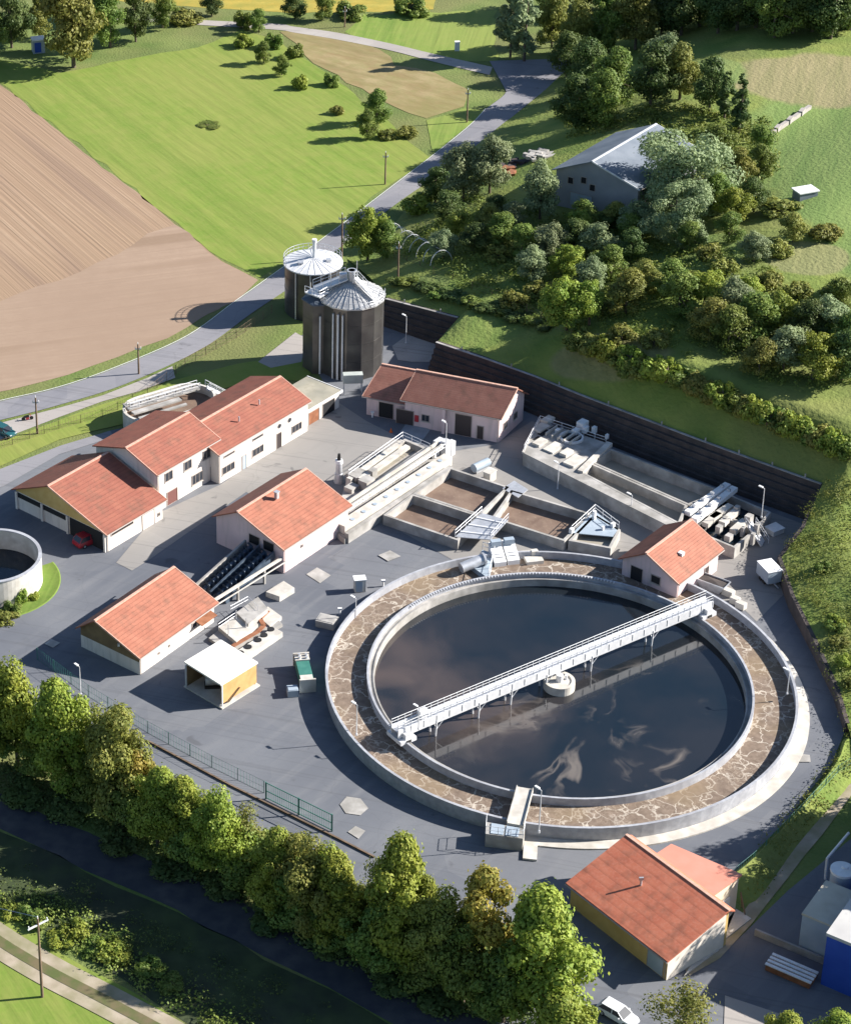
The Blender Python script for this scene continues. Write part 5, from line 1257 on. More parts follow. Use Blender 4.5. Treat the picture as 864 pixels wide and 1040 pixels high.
# bowl shaped skip with dark load
sk_=thing('open_skip','grey steel skip with dark rusty load beside the gauge house wall','skip',P(723,593))
p=P(723,598); ang=R_(-40); dx=V(math.cos(ang),math.sin(ang));dy=V(-dx.y,dx.x); b=MB()
lo=[p-dx*1.4-dy*.8,p+dx*1.4-dy*.8,p+dx*1.4+dy*.8,p-dx*1.4+dy*.8]; hi=[p-dx*2.1-dy*1.0,p+dx*2.1-dy*1.0,p+dx*2.1+dy*1.0,p-dx*2.1+dy*1.0]
b.add([V(v.x,v.y,.1) for v in lo]+[V(v.x,v.y,1.4) for v in hi],[(0,1,5,4),(1,2,6,5),(2,3,7,6),(3,0,4,7),(3,2,1,0)])
for i in range(4): b.bar(V(hi[i].x,hi[i].y,1.45),V(hi[(i+1)%4].x,hi[(i+1)%4].y,1.45),.12,.12)
b.build('shell',M['galv'],sk_)
b=MB(); b.add([V(v.lerp(p,.06).x,v.lerp(p,.06).y,1.2) for v in hi]+[V(p.x,p.y,1.45)],[(0,1,4),(1,2,4),(2,3,4),(3,0,4)]); b.build('load',M['timber'],sk_)
b=MB(); 
for px,py,l in ((739,605,1.6),(746,613,1.2),(752,618,1.3)): q=P(px,py); b.box((q.x,q.y,.1),l,.9,.9,R_(-45))
tag(b.build('wall_boxes',M['conclight'],None,P(746,612)),'pale boxes in a row along the outer wall of the clarifier next to the skip','boxes')
# control cabinet near clarifier left
p=P(365,600); cc_=thing('control_kiosk','pale control kiosk with doors standing alone on the grey yard by the clarifier','kiosk',p)
b=MB(); b.box((p.x,p.y,.1),1.5,1.1,1.9,R_(5)); b.build('cabinet',M['conclight'],cc_); b=MB(); b.box((p.x,p.y,2.0),1.7,1.3,.12,R_(5)); b.build('roof',M['white'],cc_); b=MB(); b.box((p.x-.1,p.y-.6,.2),.9,.06,1.6,R_(5)); b.build('door',M['bluegrey'],cc_)
for px,py,h,l in ((389,596,.9,'tiny white hydrant post just outside the clarifier wall'),(345,624,.8,'white valve handle by the grey chamber left of the clarifier'),(378,424,.9,'small white ball topped post on the shaded forecourt')):
    q=P(px,py); r=thing('hydrant_post',l,'hydrant',q); b=MB(); b.tube(q,q+V(0,0,h),.13,n=8); b.build('post',M['white'],r); b=MB(); b.box((q.x,q.y,h),.55,.35,.22); b.build('head',M['white'],r)
q=P(397,439); r=thing('traffic_cone','small orange traffic cone on the shaded forecourt of the pink side wing','traffic cone',q); b=MB(); b.tube(q+V(0,0,.05),q+V(0,0,.75),.22,.04,n=12); b.build('cone',M['orange'],r); b=MB(); b.box((q.x,q.y,.05),.5,.5,.05); b.build('base',M['orange'],r)
p=P(332,635); b=MB(); b.box((p.x,p.y,.05),2.6,2.0,1.0,R_(-25)); b.box((p.x,p.y,1.05),2.2,1.6,.06,R_(-25)); tag(b.build('valve_chamber',M['concrete'],None,p),'low grey concrete chamber against the left side of the clarifier','chamber')
# green tank unit with frame
p=P(309,690); gu=thing('pump_unit','teal green pump unit in a pale frame on the yard left of the clarifier','pump unit',p)
b=MB(); b.box((p.x,p.y,.25),1.7,5.6,1.5,R_(4)); b.build('housing',M['teal'],gu)
b=MB(); 
for y in (-2.9,2.9): b.box((p.x-y*.07,p.y+y,.1),2.1,.25,2.0,R_(4))
b.box((p.x-.15,p.y+2.2,1.75),1.9,1.3,.2,R_(4)); b.box((p.x+.1,p.y-2.1,1.75),1.6,.9,.15,R_(4)); b.build('frame',M['conclight'],gu)
b=MB(); 
for y in (1.9,2.5): b.tube(V(p.x-.5,p.y+y,1.95),V(p.x-.5,p.y+y,2.25),.18,n=10); b.tube(V(p.x+.4,p.y+y,1.95),V(p.x+.4,p.y+y,2.2),.18,n=10)
b.each('cap',M['galv'],gu)
p2=P(297,706); b=MB(); b.box((p2.x,p2.y,.1),1.4,1.3,1.0,R_(4)); b.box((p2.x,p2.y,1.1),1.2,1.1,.08,R_(4)); tag(b.build('grey_crate',M['bluegrey'],None,p2),'small grey crate at the lower left of the teal pump unit','crate')
# ---------------------------------------------------------------- industrial yard, lower right
O=P(833,1000); a_,b_=AB(52); 
bw=thing('blue_factory','bright blue sheet metal factory with flat pale roof cut by the right edge','factory',O)
k=[O,O+a_*30,O+a_*30+b_*24,O+b_*24]
b=MB(); b.prism([(q.x,q.y) for q in k],-.1,6.8); b.build('wall',M['bluewall'],bw)
cc=(k[0]+k[2])/2
b=MB(); b.prism([(q.lerp(cc,-.008).x,q.lerp(cc,-.008).y) for q in k],6.8,7.2); b.build('roof',mat('factory_roof',(.42,.41,.40),.8,(.5,.49,.47),.3),bw)
O2=P(810,966); b_2=AB(52)[1]; kk=[O2,O2+a_*6.2,O2+a_*6.2+b_2*8,O2+b_2*8]
gbx=thing('grey_plant_room','grey box building with pale roof against the blue factory','plant room',O2)
kk=[O2,O2+a_*6.4,O2+a_*6.4+b_2*4.6,O2+b_2*4.6]
b=MB(); b.prism([(q.x,q.y) for q in kk],-.1,5.1); b.build('wall',M['bluegrey'],gbx); cc=(kk[0]+kk[2])/2
b=MB(); b.prism([(q.lerp(cc,-.03).x,q.lerp(cc,-.03).y) for q in kk],5.1,5.35); b.build('roof',mat('plant_room_roof',(.46,.42,.33),.8,(.54,.5,.4),.5),gbx)
p=P(850,925); tn=thing('white_storage_tank','short white cylindrical tank with flat lid beside the blue factory','tank',p)
p=V(p.x,p.y); b=MB(); b.tube(p,p+V(0,0,5.6),1.25,n=24); b.build('shell',M['bluegrey'],tn); b=MB(); b.tube(p+V(0,0,5.6),p+V(0,0,5.9),1.35,n=24); b.tube(p+V(.3,.2,5.9),p+V(.3,.2,6.2),.4,n=12); b.build('lid',M['white'],tn)
q0=P(838,893,0); cr=thing('lifting_arm','thin white lifting arm leaning above the storage tank','crane arm',q0)
b=MB(); b.tube(q0,P(840,872,3),.18,n=8); b.build('mast',M['white'],cr); b=MB(); b.tube(P(840,872,3),P(862,846,4.6),.16,n=8); b.build('boom',M['white'],cr)
pr_=thing('pallet_rack','long red pallet rack with white slats on the shaded yard','pallet rack',P(803,990)); p=P(803,990); ang=AB(52)[1]; an_=math.atan2(ang.y,ang.x)
b=MB(); b.box((p.x,p.y,.1),5.0,2.2,.7,an_); b.build('frame',M['rust'],pr_)
b=MB(); nn=V(-math.sin(an_),math.cos(an_))
for i in range(4): q=p+nn*(-.9+.6*i); b.box((q.x,q.y,.8),5.2,.36,.14,an_)
b.each('slat',M['white'],pr_)
q0,q1=P(766,950),P(842,982); b=MB(); b.bar(q0+V(0,0,.9),q1+V(0,0,.9),.25,1.0); tag(b.build('low_wall',M['concrete'],None,q0),'low concrete wall across the shaded yard behind the pallet rack','wall')
# ---------------------------------------------------------------- far things
p=G(817,200); hu=thing('white_hut','small white roofed hut on the sunlit meadow at the right','hut',p)
b=MB(); b.box((p.x,p.y,p.z-.3),3.4,2.3,1.6,.3); b.build('wall',M['barnroof'],hu); b=MB(); b.box((p.x,p.y,p.z+1.3),3.8,2.7,.2,.3); b.build('roof',M['white'],hu)
p=P(39,52); hu=thing('blue_portable_cabin','little white and blue cabin in the tree shade at top left','cabin',p)
b=MB(); b.box((p.x,p.y,0),2.6,2.4,3.0,.2); b.build('wall',M['bluegrey'],hu); b=MB(); b.box((p.x,p.y-1.3,.3),1.4,.15,2.2,.2); b.build('door',M['bluewall'],hu); b=MB(); b.box((p.x,p.y,3.0),2.9,2.7,.15,.2); b.build('roof',M['white'],hu)
p=P(464,51); b=MB(); b.box((p.x,p.y,0),1.0,.8,2.0); b.box((p.x,p.y,2.0),1.1,.9,.1); tag(b.build('roadside_box',M['white'],None,p),'small white box on the meadow by the far lane','box')
# polytunnel hoops beside the round tree
pt=thing('polytunnel_frame','row of bare pale hoops of a polytunnel right of the tree by the road','polytunnel',G(420,258))
q0,q1=G(398,240),G(448,268); dd=(q1-q0).normalized(); nn=V(-dd.y,dd.x)
for i in range(8):
    c_=q0.lerp(q1,i/7); b=MB(); pr0=None
    for j in range(13):
        q=math.pi*j/12; pp=c_+nn*math.cos(q)*2.0+V(0,0,math.sin(q)*2.6)
        if pr0 is not None: b.tube(pr0,pp,.07,n=5,caps=False)
        pr0=pp
    b.build('hoop',M['steelL'],pt)
b=MB(); b.tube(q0+V(0,0,2.6),q1+V(0,0,2.6),.05,n=5); b.build('ridge_rail',M['steelL'],pt)
# log pile & junk near far yard
rnd=random.Random(5)
for i,(px,py,l,mm) in enumerate(((512,178,'rust red heap of timber beside the road near the round bush',M['rust']),(548,160,'white wrapped stack at the back of the scrap yard',M['concrete']),(523,168,'low brown heap left of the grey barn',M['timber']))):
    p=G(px,py); b=MB()
    for k in range(14): b.box((p.x+rnd.uniform(-2.5,2.5),p.y+rnd.uniform(-2,2),p.z+rnd.uniform(-.1,.5)),rnd.uniform(1,3),rnd.uniform(.5,1.2),rnd.uniform(.3,.9),rnd.uniform(0,3))
    tag(b.build('scrap_heap',mm,None,p),l,'heap')
p0,p1=G(781,138),G(822,110); b=MB(); b.bar(p0+V(0,0,.7),p1+V(0,0,.7),.7,.9)
for t in (.2,.5,.8): q=p0.lerp(p1,t); b.box((q.x,q.y,q.z),2.0,.8,.9,1.0)
tag(b.build('timber_stack',M['pathc'],None,p0),'long pale stack of felled timber at the edge of the right meadow','timber stack')
# ---------------------------------------------------------------- trees
def leaf_mesh(name,blobs,n,size,seed,droop=0.0,inner=.25):
    rg=np.random.default_rng(seed); bl=np.array(blobs)  # x,y,z,r,flat
    w_=bl[:,3]**2; w_=w_/w_.sum(); idx=rg.choice(len(bl),n,p=w_)
    d=rg.normal(size=(n,3)); d/=np.linalg.norm(d,axis=1)[:,None]
    # leaf tufts: pull directions toward a few sub-centres per blob
    rad=bl[idx,3]*np.where(rg.random(n)<inner,rg.uniform(.3,.95,n),rg.uniform(.84,1.10,n))*np.where(rg.random(n)<.10,rg.uniform(1.05,1.45,n),1)
    c=bl[idx,:3]+d*rad[:,None]*np.array([1,1,.85])
    c[:,2]-=droop*rg.random(n)*rad*.6
    nr=d+rg.normal(size=(n,3))*.38; nr[:,2]+=.25; nr/=np.linalg.norm(nr,axis=1)[:,None]
    t=rg.normal(size=(n,3)); u=np.cross(nr,t); u/=np.linalg.norm(u,axis=1)[:,None]; v=np.cross(nr,u)
    s=size*rg.uniform(.6,1.25,n)[:,None]; u=u*s*.5; v=v*s*.5*rg.uniform(.6,1,n)[:,None]
    vs=np.stack([c-u-v*.6,c+u*.1-v*1.1,c+u+v*.3,c-u*.2+v],1).reshape(-1,3)
    me=bpy.data.meshes.new(name); me.vertices.add(4*n); me.vertices.foreach_set('co',vs.ravel())
    me.loops.add(4*n); me.loops.foreach_set('vertex_index',np.arange(4*n,dtype=np.int32))
    me.polygons.add(n); me.polygons.foreach_set('loop_start',np.arange(0,4*n,4,dtype=np.int32)); me.polygons.foreach_set('loop_total',np.full(n,4,dtype=np.int32))
    me.update(); return me
def tree_root(kind,seed,mats,h=10.0,wd=8.0,n=5000,size=.45,trunk=.28):
    rg=random.Random(seed); blobs=[]
    R=wd/2
    lx,ly=rg.uniform(-.16,.16)*R,rg.uniform(-.16,.16)*R
    if kind=='round':
        z0=h*.12
        for i in range(44):
            t=rg.random(); z=z0+(h-z0)*(.08+.84*t); k=math.sin(math.pi*min(1,(t*.9+.12)))**.6; rr=R*.95*k*math.sqrt(rg.uniform(.15,1))*.78; q=rg.uniform(0,6.283)
            blobs.append((rr*math.cos(q)*rg.uniform(.85,1.2),rr*math.sin(q)*rg.uniform(.85,1.2),z+rg.uniform(-.4,.7),R*rg.uniform(.12,.34),1))
        blobs.append((0,0,h*.55,R*.5,1))
    elif kind=='tall':
        z0=h*.12
        for i in range(34):
            t=rg.random(); z=z0+(h-z0)*t*.94; k=(1-abs(t-.38)*1.15); rr=R*.7*max(.1,k)*math.sqrt(rg.random()); q=rg.uniform(0,6.283); blobs.append((rr*math.cos(q),rr*math.sin(q),z,R*rg.uniform(.22,.4)*max(.4,k),1))
    elif kind=='shrub':
        for i in range(16):
            q=rg.uniform(0,6.283); rr=R*.72*math.sqrt(rg.random()); z=h*rg.uniform(.12,.8)*(1-.45*rr/R); blobs.append((rr*math.cos(q),rr*math.sin(q),z,R*rg.uniform(.22,.38),1))
    elif kind=='sparse':
        for i in range(30):
            t=rg.random(); z=h*(.16+.8*t); k=math.sin(math.pi*(t*.85+.12)); rr=R*.62*k*math.sqrt(rg.random()); q=rg.uniform(0,6.283); blobs.append((rr*math.cos(q),rr*math.sin(q),z,R*rg.uniform(.25,.42),1))
    elif kind=='cloud':   # willow-like, many firm clumps
        z0=h*.1
        for i in range(46):
            t=rg.random(); z=z0+(h-z0)*(.05+.86*t); k=math.cos((t-.35)*1.6); rr=R*.82*max(.15,k)*math.sqrt(rg.uniform(.3,1)); q=rg.uniform(0,6.283); blobs.append((rr*math.cos(q),rr*math.sin(q),z,R*rg.uniform(.17,.27),1))
    blobs=[(b0+lx*(b2/h),b1+ly*(b2/h)+R*.12*math.sin(b2*1.3+seed),b2,b3,b4) for b0,b1,b2,b3,b4 in blobs]
    nm={'round':'broadleaf_tree','tall':'poplar_tree','shrub':'shrub','sparse':'birch_tree','cloud':'willow_tree'}[kind]
    r=thing(nm,'x','tree' if kind!='shrub' else 'shrub',(0,0,0)); del r['label']
    me=leaf_mesh('crown',blobs,n,size,seed,droop=.5 if kind=='cloud' else .15,inner=.3 if kind!='sparse' else .8)
    me.materials.append(mats); o=bpy.data.objects.new('crown',me); COL.objects.link(o); o.parent=r
    b=MB(); top=h*(.75 if kind!='shrub' else .5)
    pp=[V(0,0,-.4),V(rg.uniform(-.15,.15),rg.uniform(-.15,.15),h*.25),V(rg.uniform(-.3,.3),rg.uniform(-.3,.3),top)]
    b.tube(pp[0],pp[1],trunk,trunk*.75,n=8,caps=False); b.tube(pp[1],pp[2],trunk*.75,trunk*.2,n=8,caps=False)
    for bl in rg.sample(blobs,min(9,len(blobs))):
        s0=pp[1].lerp(pp[2],rg.uniform(0,.7)); b.tube(s0,V(*bl[:3]),trunk*.35,trunk*.08,n=5,caps=False)
    b.build('trunk',M['bark'],r)
    return r
PR={}
def proto(key,*a,**k): PR[key]=Proto(tree_root(*a,**k))
proto('fa','round',1,M['leafB'],11,9,17000,.32); proto('fb','round',2,M['leafB'],11,9,16000,.31); proto('fc','round',3,M['leafO'],10,8.5,15000,.31); proto('fy','round',4,M['leafY'],11,7,8000,.36)
proto('fd','round',12,M['leafA'],9,8.5,9000,.36); proto('birch','sparse',5,M['leafO'],10,7,5200,.24)
proto('ra','round',6,M['leafA'],10,9,8500,.37); proto('rb','round',7,M['leafB'],10,9,8500,.37); proto('rc','round',8,M['leafC'],10,9,8500,.37); proto('ro','round',9,M['leafO'],10,9,8500,.37); proto('rd','round',13,M['leafD'],10,9,9000,.36)
proto('tc','tall',11,M['leafC'],13,5,4500,.5); proto('to','tall',14,M['leafD'],15,8,6500,.5)
proto('wi','cloud',15,M['leafD'],14,15,19000,.40); proto('sa','shrub',16,M['leafA'],3,4.2,2200,.34); proto('sb','shrub',17,M['leafB'],3,4.2,2200,.34); proto('so','shrub',18,M['leafO'],3,4.2,2200,.34); proto('sc','shrub',19,M['leafC'],3,4.2,2200,.34)
SZ={'fa':(11,9),'fb':(11,9),'fc':(10,8.5),'fy':(11,7),'fd':(9,8.5),'birch':(10,7),'ra':(10,9),'rb':(10,9),'rc':(10,9),'ro':(10,9),'rd':(10,9),'ta':(14,7),'tc':(13,5),'to':(15,8),'wi':(14,15),'sa':(3,4.2),'sb':(3,4.2),'so':(3,4.2),'sc':(3,4.2)}
tr_=random.Random(21)
def T(key,px,py,h,wd,label,group=None):
    p=G(px,py); H0,W0=SZ[key]; o=PR[key].put(p,tr_.uniform(0,6.28),(wd/W0,wd/W0*tr_.uniform(.92,1.08),h/H0),label,group); return o
GR='trees in the row beside the shaded track'
for a in [('fb',-18,765,12,10,'tree crown at the far left end of the tree row, cut by the photo edge'),
 ('fb',18,775,13,10,'dense mid green tree second from the left end of the tree row'),
 ('fa',72,800,13.5,10,'yellow tinged bright tree just left of the grey lamp post'),
 ('fc',118,828,13.5,9.5,'mid green tree right of the grey lamp post in the row'),
 ('fa',160,855,11,8.5,'rounded green tree in the row below the white roofed shelter'),
 ('fa',192,872,10.5,8.5,'dark green tree in the row left of the gate, lower than its neighbours'),
 ('fb',226,892,12.5,8.5,'leafy tree in the row just left of the green gate'),
 ('fa',275,925,10.5,8,'bright bushy tree directly below the green gate'),
 ('fc',318,945,12,9,'mid green tree in the row below the right end of the gate'),
 ('fa',345,960,11.5,9,'low dark tree in the row below the kerb corner'),
 ('fa',402,985,16.5,10.5,'tall light topped tree in the row left of the yellowish tree'),
 ('fc',445,1000,12.5,8.5,'dark leafy tree between the tall light tree and the yellowish one'),
 ('fy',487,1005,16,8,'narrow yellowish tree in the row, second from the bright right hand tree'),
 ('fa',550,1045,18,13,'largest bright green tree at the right end of the row next to the timber barn'),
 ('fa',578,1088,11,9,'lower bright crown in front of the white car'),
 ('birch',692,1075,11,9,'feathery see-through birch in front of the timber barn'),
 ('fa',790,1092,10,7,'small bright treetop at the bottom edge, left of two'),
 ('fa',850,1085,9,8,'bright treetop in the bottom right corner')]: T(a[0],a[1],a[2]+(4 if a[1]<520 else 0),a[3]+((2.4 if a[1]<130 else .4) if a[1]<520 else -1.5),a[4]*1.0,*a[5:],group=GR if a[1]<620 else None)
T('birch',100,804,12.4,7,'slender airy tree between the yellow tinged tree and the lamp post'); T('fy',143,837,10.9,5.5,'yellowing narrow tree in the left half of the row')
T('fb',205,877,9.9,6.5,'narrow green tree in the row left of the gate'); T('birch',250,897,10.9,6.5,'airy light tree in the row at the left post of the gate'); T('fc',296,927,10.9,6.5,'olive green tree in the row under the middle of the gate')
T('fb',335,947,11.9,7,'light green pointed tree in front of the right end of the gate'); T('birch',380,967,12.4,7,'airy olive tree left of the tall light topped tree'); T('fa',426,987,11.9,6.5,'narrow bright tree right of the tall light topped tree'); T('fb',468,1002,10.9,6.5,'small green tree tucked left of the yellowish tree')
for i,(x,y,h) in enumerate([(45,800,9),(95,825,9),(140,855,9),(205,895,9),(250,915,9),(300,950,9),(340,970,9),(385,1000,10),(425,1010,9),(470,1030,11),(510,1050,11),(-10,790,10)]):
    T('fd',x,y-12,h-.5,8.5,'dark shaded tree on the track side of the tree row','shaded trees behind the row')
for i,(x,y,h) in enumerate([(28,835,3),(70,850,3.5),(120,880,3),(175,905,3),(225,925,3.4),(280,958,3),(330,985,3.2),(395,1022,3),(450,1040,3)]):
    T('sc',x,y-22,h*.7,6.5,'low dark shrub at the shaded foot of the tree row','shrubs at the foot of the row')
T('sb',20,612,3.2,2.2,'slim green shrub growing against the round reservoir wall'); T('sa',12,622,2.0,3.0,'low dark shrub at the foot of the round reservoir'); T('sb',32,607,1.2,2.4,'tiny green shrub beside the reservoir planting bed'); T('so',4,630,1.6,4,'wide low shrub below the reservoir at the left edge')
for i,(x,y) in enumerate([(15,940),(38,952),(75,962),(95,975),(120,985),(150,1000),(62,968),(30,944),(110,978),(175,1012)]): T(['sb','sa'][i%2],x,y-12,1.0+.5*(i%3),3.5,'small weedy bush beside the farm track','weedy bushes along the farm track')
# upper left
for a in [('ro',75,68,21,17,'large broad olive tree at top left beside the blue cabin'),('rc',12,48,13,11,'dark tree at the top left corner'),('ra',112,48,14,9,'tree right of the large olive tree at top left'),('rc',138,42,12,9,'dark tree behind the meadow at top left'),('ra',165,28,9,7,'small tree by the far lane at top left'),('ro',40,38,10,7,'olive bushy tree left of the large one'),('rc',97,20,12,10,'dark tree on the top edge beside the large olive tree'),('rc',215,16,6,6,'dark roadside tree below the golden field, left'),('rc',300,18,6,7,'dark roadside tree at the start of the far lane'),('ra',327,20,6,6,'roadside tree right of the dark one at the far lane'),('so',188,22,4,9,'wide hedge bush along the far lane'),('sa',355,16,4,8,'hedge bush below the golden field'),('sa',415,14,5,8,'hedge bush near the upper meadow corner'),('ra',-10,66,12,10,'dark tree on the left photo edge above the field')]: T(*a)
for i,a in enumerate([('sa',248,28,5,5,'orchard tree nearest the far lane'),('ra',263,32,5.2,5,'round orchard tree second along the far lane'),('sb',247,47,3.6,4.4,'small orchard tree on its own at the left of the orchard'),('ra',268,64,4.8,4.6,'orchard tree casting a long shadow over the meadow'),('sa',279,48,4.2,4.8,'orchard tree in the middle of the slope'),('ra',286,76,4.4,4.2,'orchard tree on the right lower slope'),('sa',300,58,3.8,4.4,'orchard bush beside the dry brown field corner'),('sb',304,89,3.8,3.8,'small orchard tree below the dry brown field'),('sa',336,86,3.2,3.8,'orchard bush at the edge of the brown field'),('ra',383,126,7.2,6,'taller orchard tree near the road'),('ra',373,141,6,5,'orchard tree below the taller one near the road'),('so',343,115,2.4,3.4,'faint low orchard bush in the middle of the meadow edge'),('so',413,138,3,5,'scrubby bush between the verge and the meadow'),('so',392,140,2.6,4,'thin bush beside the scrubby one near the road'),('sa',213,128,.45,5.5,'flat dark weed patch in the open meadow')]): T(*a,group='orchard trees on the bright meadow')
# around the silo and road
for a in [('rb',373,264,11,8.5,'leafy tree beside the road just behind the silver topped tank'),('ra',392,262,7,6,'smaller tree between the roadside tree and the polytunnel hoops'),('rd',470,205,11,9,'left one of the paired rounded trees by the road bend'),('rd',497,196,11,9,'right one of the paired rounded trees by the road bend'),('rc',442,205,7,7,'dark bush below the road bend'),('sb',425,215,4,7,'scrubby bush on the road edge above the hoops'),('rd',548,222,10.5,8.5,'nearly spherical grey green tree left of the grey barn'),('rc',455,225,6,7,'dark shrubby tree above the hoops')]: T(*a)
# top wood
W_=[('to',532,62,18,10,'tall poplar standing alone at the top centre'),('to',518,58,15,8,'tree joined to the left of the tall poplar'),('ro',560,48,14,9,'yellow olive tree right of the tall poplar'),('ro',585,60,13,10,'olive tree in the top wood above the barn'),('ra',615,52,14,11,'green tree in the top wood above the barn'),('ro',645,50,15,12,'broad yellow green tree in the top wood'),('rc',575,78,10,9,'dark tree at the road junction'),('rc',600,95,11,11,'dark rounded tree below the top wood'),('ra',625,105,11,10,'green tree left of the long shaded belt'),('rc',660,108,12,11,'dark tree behind the barn'),('ro',690,100,11,10,'olive tree behind the barn on the right'),('rc',585,130,11,11,'round dark tree just left of the barn roof'),('ra',612,128,11,10,'round green tree touching the barn roof'),('tc',750,135,12,5,'pointed dark conifer right of the willow'),('tc',735,120,10,4.5,'smaller pointed conifer behind the willow'),('rc',720,112,10,9,'dark rounded tree behind the willow'),('rd',675,80,9,9,'grey green tree on the clearing edge')]
W_+=[('ra',590,228,4.5,6,'low bush in front of the barn wall on the left'),('rc',622,232,4.5,6,'dark bush in front of the barn door'),('rd',645,240,6.5,7,'grey green tree before the right half of the barn')]
for a in W_: T(*a)
for i,x in enumerate(range(672,900,19)): T(['rc','rc','ra','rc'][i%4],x,36+tr_.uniform(-4,4)-(i%3)*4,13,12,'tree in the dark wood along the top right edge','dark wood along the top right')
for i,x in enumerate(range(560,900,26)): T(['ra','ro','rc'][i%3],x,12+tr_.uniform(-4,4),14,13,'tree of the wood on the top edge','wood on the top edge')
T('wi',700,214,15.5,18.5,'huge billowy grey green willow overhanging the barn'); T('wi',684,245,10.5,12.5,'lower rounded willow in front of the barn corner')
# thicket right: listed (key, px, py, h, w)
GT='thicket trees on the hillside'
TH=[('rb',575,335,9.5,9,'bright loose tree above the timber wall'),('rb',598,330,8,7,'smaller bright tree right of the loose tree above the wall'),('ro',635,318,7.5,8,'olive tree in the middle of the hillside thicket'),
('ro',655,300,6,7,0),('ra',620,285,6,7,0),('ra',600,300,6.5,7,0),('ra',690,320,7,8,0),('rc',680,300,6,7,0),('rb',715,315,7,8,0),('ra',745,325,7,8,0),('ro',720,345,7,8,0),('rc',740,355,7,8,0),('ra',765,345,7.5,9,0),('rb',790,340,7,8,0),('rc',815,350,7,8,0),('ra',840,345,7,8,0),('rb',825,385,8,9,0),('ra',795,375,7,8,0),('rc',855,385,8,9,0),('ro',770,380,6,7,0),('ra',865,360,7,8,0),
('ra',450,262,5,6,0),('rc',480,255,5,7,0),('rb',470,240,5,6,0),('ra',510,250,6,7,0),('rc',530,262,6,7,0),('ro',495,235,5,6,0),('ra',560,262,6,8,0),('rc',585,255,6,7,0),('ra',605,262,6,8,0),('rb',590,240,5,6,0),('ra',540,285,6,7,0),('rc',640,268,6,6,0),('rb',575,280,6,7,0),
('ra',725,215,7,7,0),('rb',745,225,6.5,7,0),('rc',765,215,6,6,0),('ro',750,190,7,7,0),('ra',770,180,6,6,0),('rc',740,245,5,6,0),('ro',805,245,5,6,0),('so',790,258,3.5,5,0),('ra',700,255,5,6,0),('rc',770,160,6,6,0),('ra',725,165,7,8,0),('rd',765,265,5,6,0),('so',838,240,3,6,0),('so',790,215,3,7,0)]
TH+=[('rc',500,225,5,6,0),('ra',520,232,5,6,0),('ra',640,245,5,6,0),('ro',625,232,5,6,0),('ra',850,320,6,7,0),('rb',760,310,5,6,0)]
TH+=[('so',x_,y_,3.4,5,0) for x_,y_ in ((520,310),(545,300),(610,318),(630,345),(665,350),(590,295),(480,245),(700,290),(735,275),(780,290),(810,300),(850,300),(640,290),(560,300),(505,262),(720,262))]
SW={'rc':'ra','ra':'rd'}
for n_,a in enumerate(TH): T(SW.get(a[0],a[0]) if n_%2 else a[0],a[1],a[2],a[3],a[4],a[5] or 'bushy tree packed among its neighbours in the hillside thicket right of the silo',None if a[5] else GT)
for i,(x,y) in enumerate([(588,350),(600,358),(615,362),(640,378),(652,380),(640,374),(712,402),(722,405),(732,410),(744,414),(757,420),(768,424),(780,430),(794,436),(806,440),(818,446),(832,452),(846,458),(860,462),(628,368),(676,386),(692,392),(706,398),(665,384)]):
    T(['sa','so','sb'][i%3],x,y,3.4+(i%3)*.7,5,'bush of the hedge along the top of the shaded grass slope','hedge bushes above the shaded slope')
for i in range(6):
    x,y=tr_.uniform(845,900),tr_.uniform(505,730)
    if i<7: x=tr_.uniform(822+ (0 if y>560 else 15),880)
    q=HW; 
    if x<812+abs(y-560)*.28+12: x=812+abs(y-560)*.28+14
    T(['sb','sa','so'][i%3],x,y,1.3+tr_.random()*1.2,2.8,'leafy bush on the sunlit overgrown bank at the right','bushes on the right hand bank')
# trees beyond the frame whose shadows reach into the lower right yard
for x,y,h in ((925,905,15),(958,960,17),(920,850,13),(990,905,17),(1010,830,15),(1040,880,18)): T('fb',x,y,h,11,'tree standing beyond the right edge beside the blue factory','trees beyond the right edge')
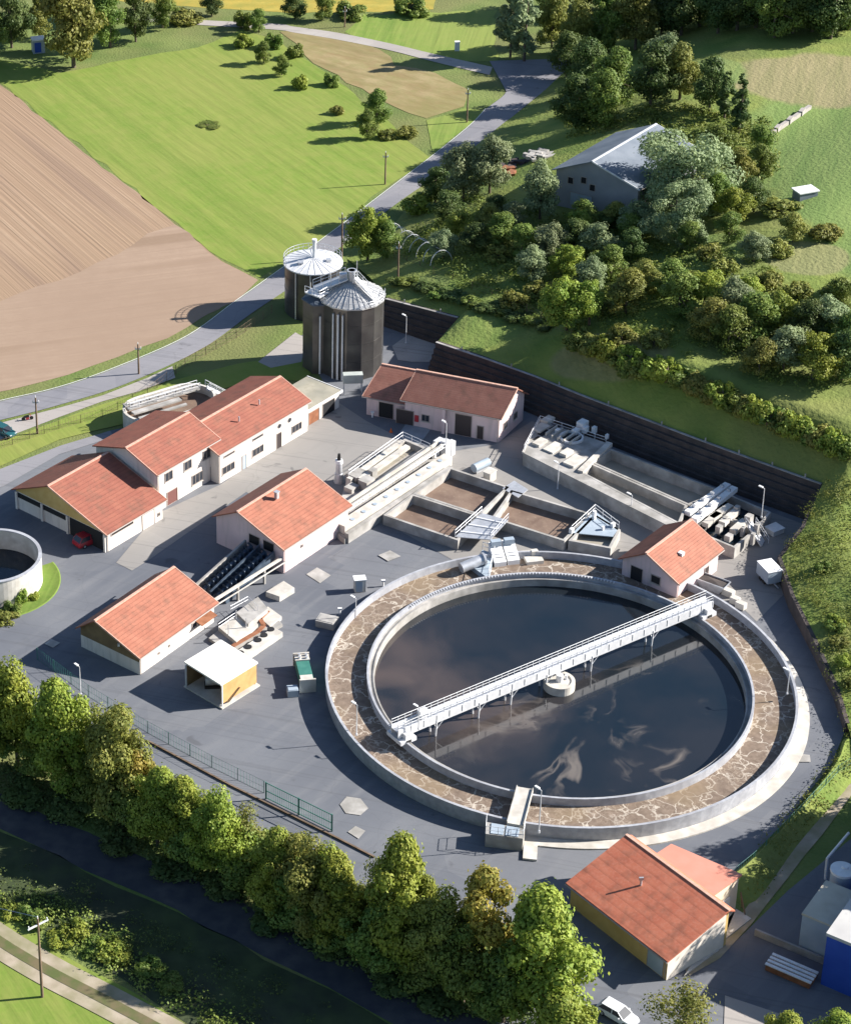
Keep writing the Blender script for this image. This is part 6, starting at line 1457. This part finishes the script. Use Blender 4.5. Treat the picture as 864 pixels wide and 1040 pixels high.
# undergrowth: uncountable weeds and brambles
def undergrowth(name,label,poly,n,size,m,hh=.6,seed=1,clump=True):
    rg=np.random.default_rng(seed); W=[(G(*p).x,G(*p).y) for p in poly]; xs=[p[0] for p in W]; ys=[p[1] for p in W]; blobs=[]
    tries=0
    while len(blobs)<n and tries<n*40:
        tries+=1; x,y=rg.uniform(min(xs),max(xs)),rg.uniform(min(ys),max(ys))
        if inpoly(x,y,W): r=rg.uniform(.5,1.6); blobs.append((x,y,TZ(x,y)+rg.uniform(0,hh)*.4,r,1))
    me=leaf_mesh(name,blobs,n*42,size,seed); co=np.empty(len(me.vertices)*3); me.vertices.foreach_get('co',co); co=co.reshape(-1,3)
    me.materials.append(m); o=bpy.data.objects.new(name,me); COL.objects.link(o); tag(o,label,'undergrowth',kind='stuff')
undergrowth('undergrowth','tangled weeds and brambles between the hillside trees',[(400,255),(470,200),(560,215),(640,235),(700,255),(760,250),(800,290),(870,320),(870,400),(760,385),(640,340),(560,335),(470,295)],1000,.36,M['weeds'],.8,3)
undergrowth('bank_weeds','rough weeds over the sunlit bank at the right edge',[(836,494),(870,480),(900,600),(900,780),(866,750),(850,690),(806,600),(794,560)],420,.22,M['weeds'],.25,4)
undergrowth('verge_weeds','weeds along the grass bank at the lower right',[(857,760),(870,775),(812,850),(768,905),(752,890),(800,838)],110,.25,M['weeds'],.3,5)
undergrowth('track_weeds','patchy weeds between the farm track and the shaded track bed',[(-10,915),(40,905),(120,950),(190,1000),(260,1045),(225,1052),(120,992),(60,962),(0,932)],150,.3,M['weeds'],.4,6)
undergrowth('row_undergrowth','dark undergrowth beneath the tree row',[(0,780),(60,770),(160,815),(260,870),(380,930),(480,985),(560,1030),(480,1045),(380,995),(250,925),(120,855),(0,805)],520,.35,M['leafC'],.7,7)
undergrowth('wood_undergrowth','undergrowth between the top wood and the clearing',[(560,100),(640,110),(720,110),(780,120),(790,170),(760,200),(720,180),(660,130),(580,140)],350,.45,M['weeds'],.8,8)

undergrowth('shade_weeds','dark weeds in the shaded strip between the tree row and the farm track',[(-10,868),(90,905),(250,985),(400,1055),(300,1060),(180,1000),(60,940),(-10,905)],70,.25,M['leafC'],.3,9)

for i in range(15):
    t=i/14; T(['sc','sa','sc'][i%3],404+150*t,286+46*t+tr_.uniform(-2,2),1.3+.4*(i%2),4.4,'low bush in the dark hedge line crossing the grass bank behind the silo','hedge line on the grass bank')
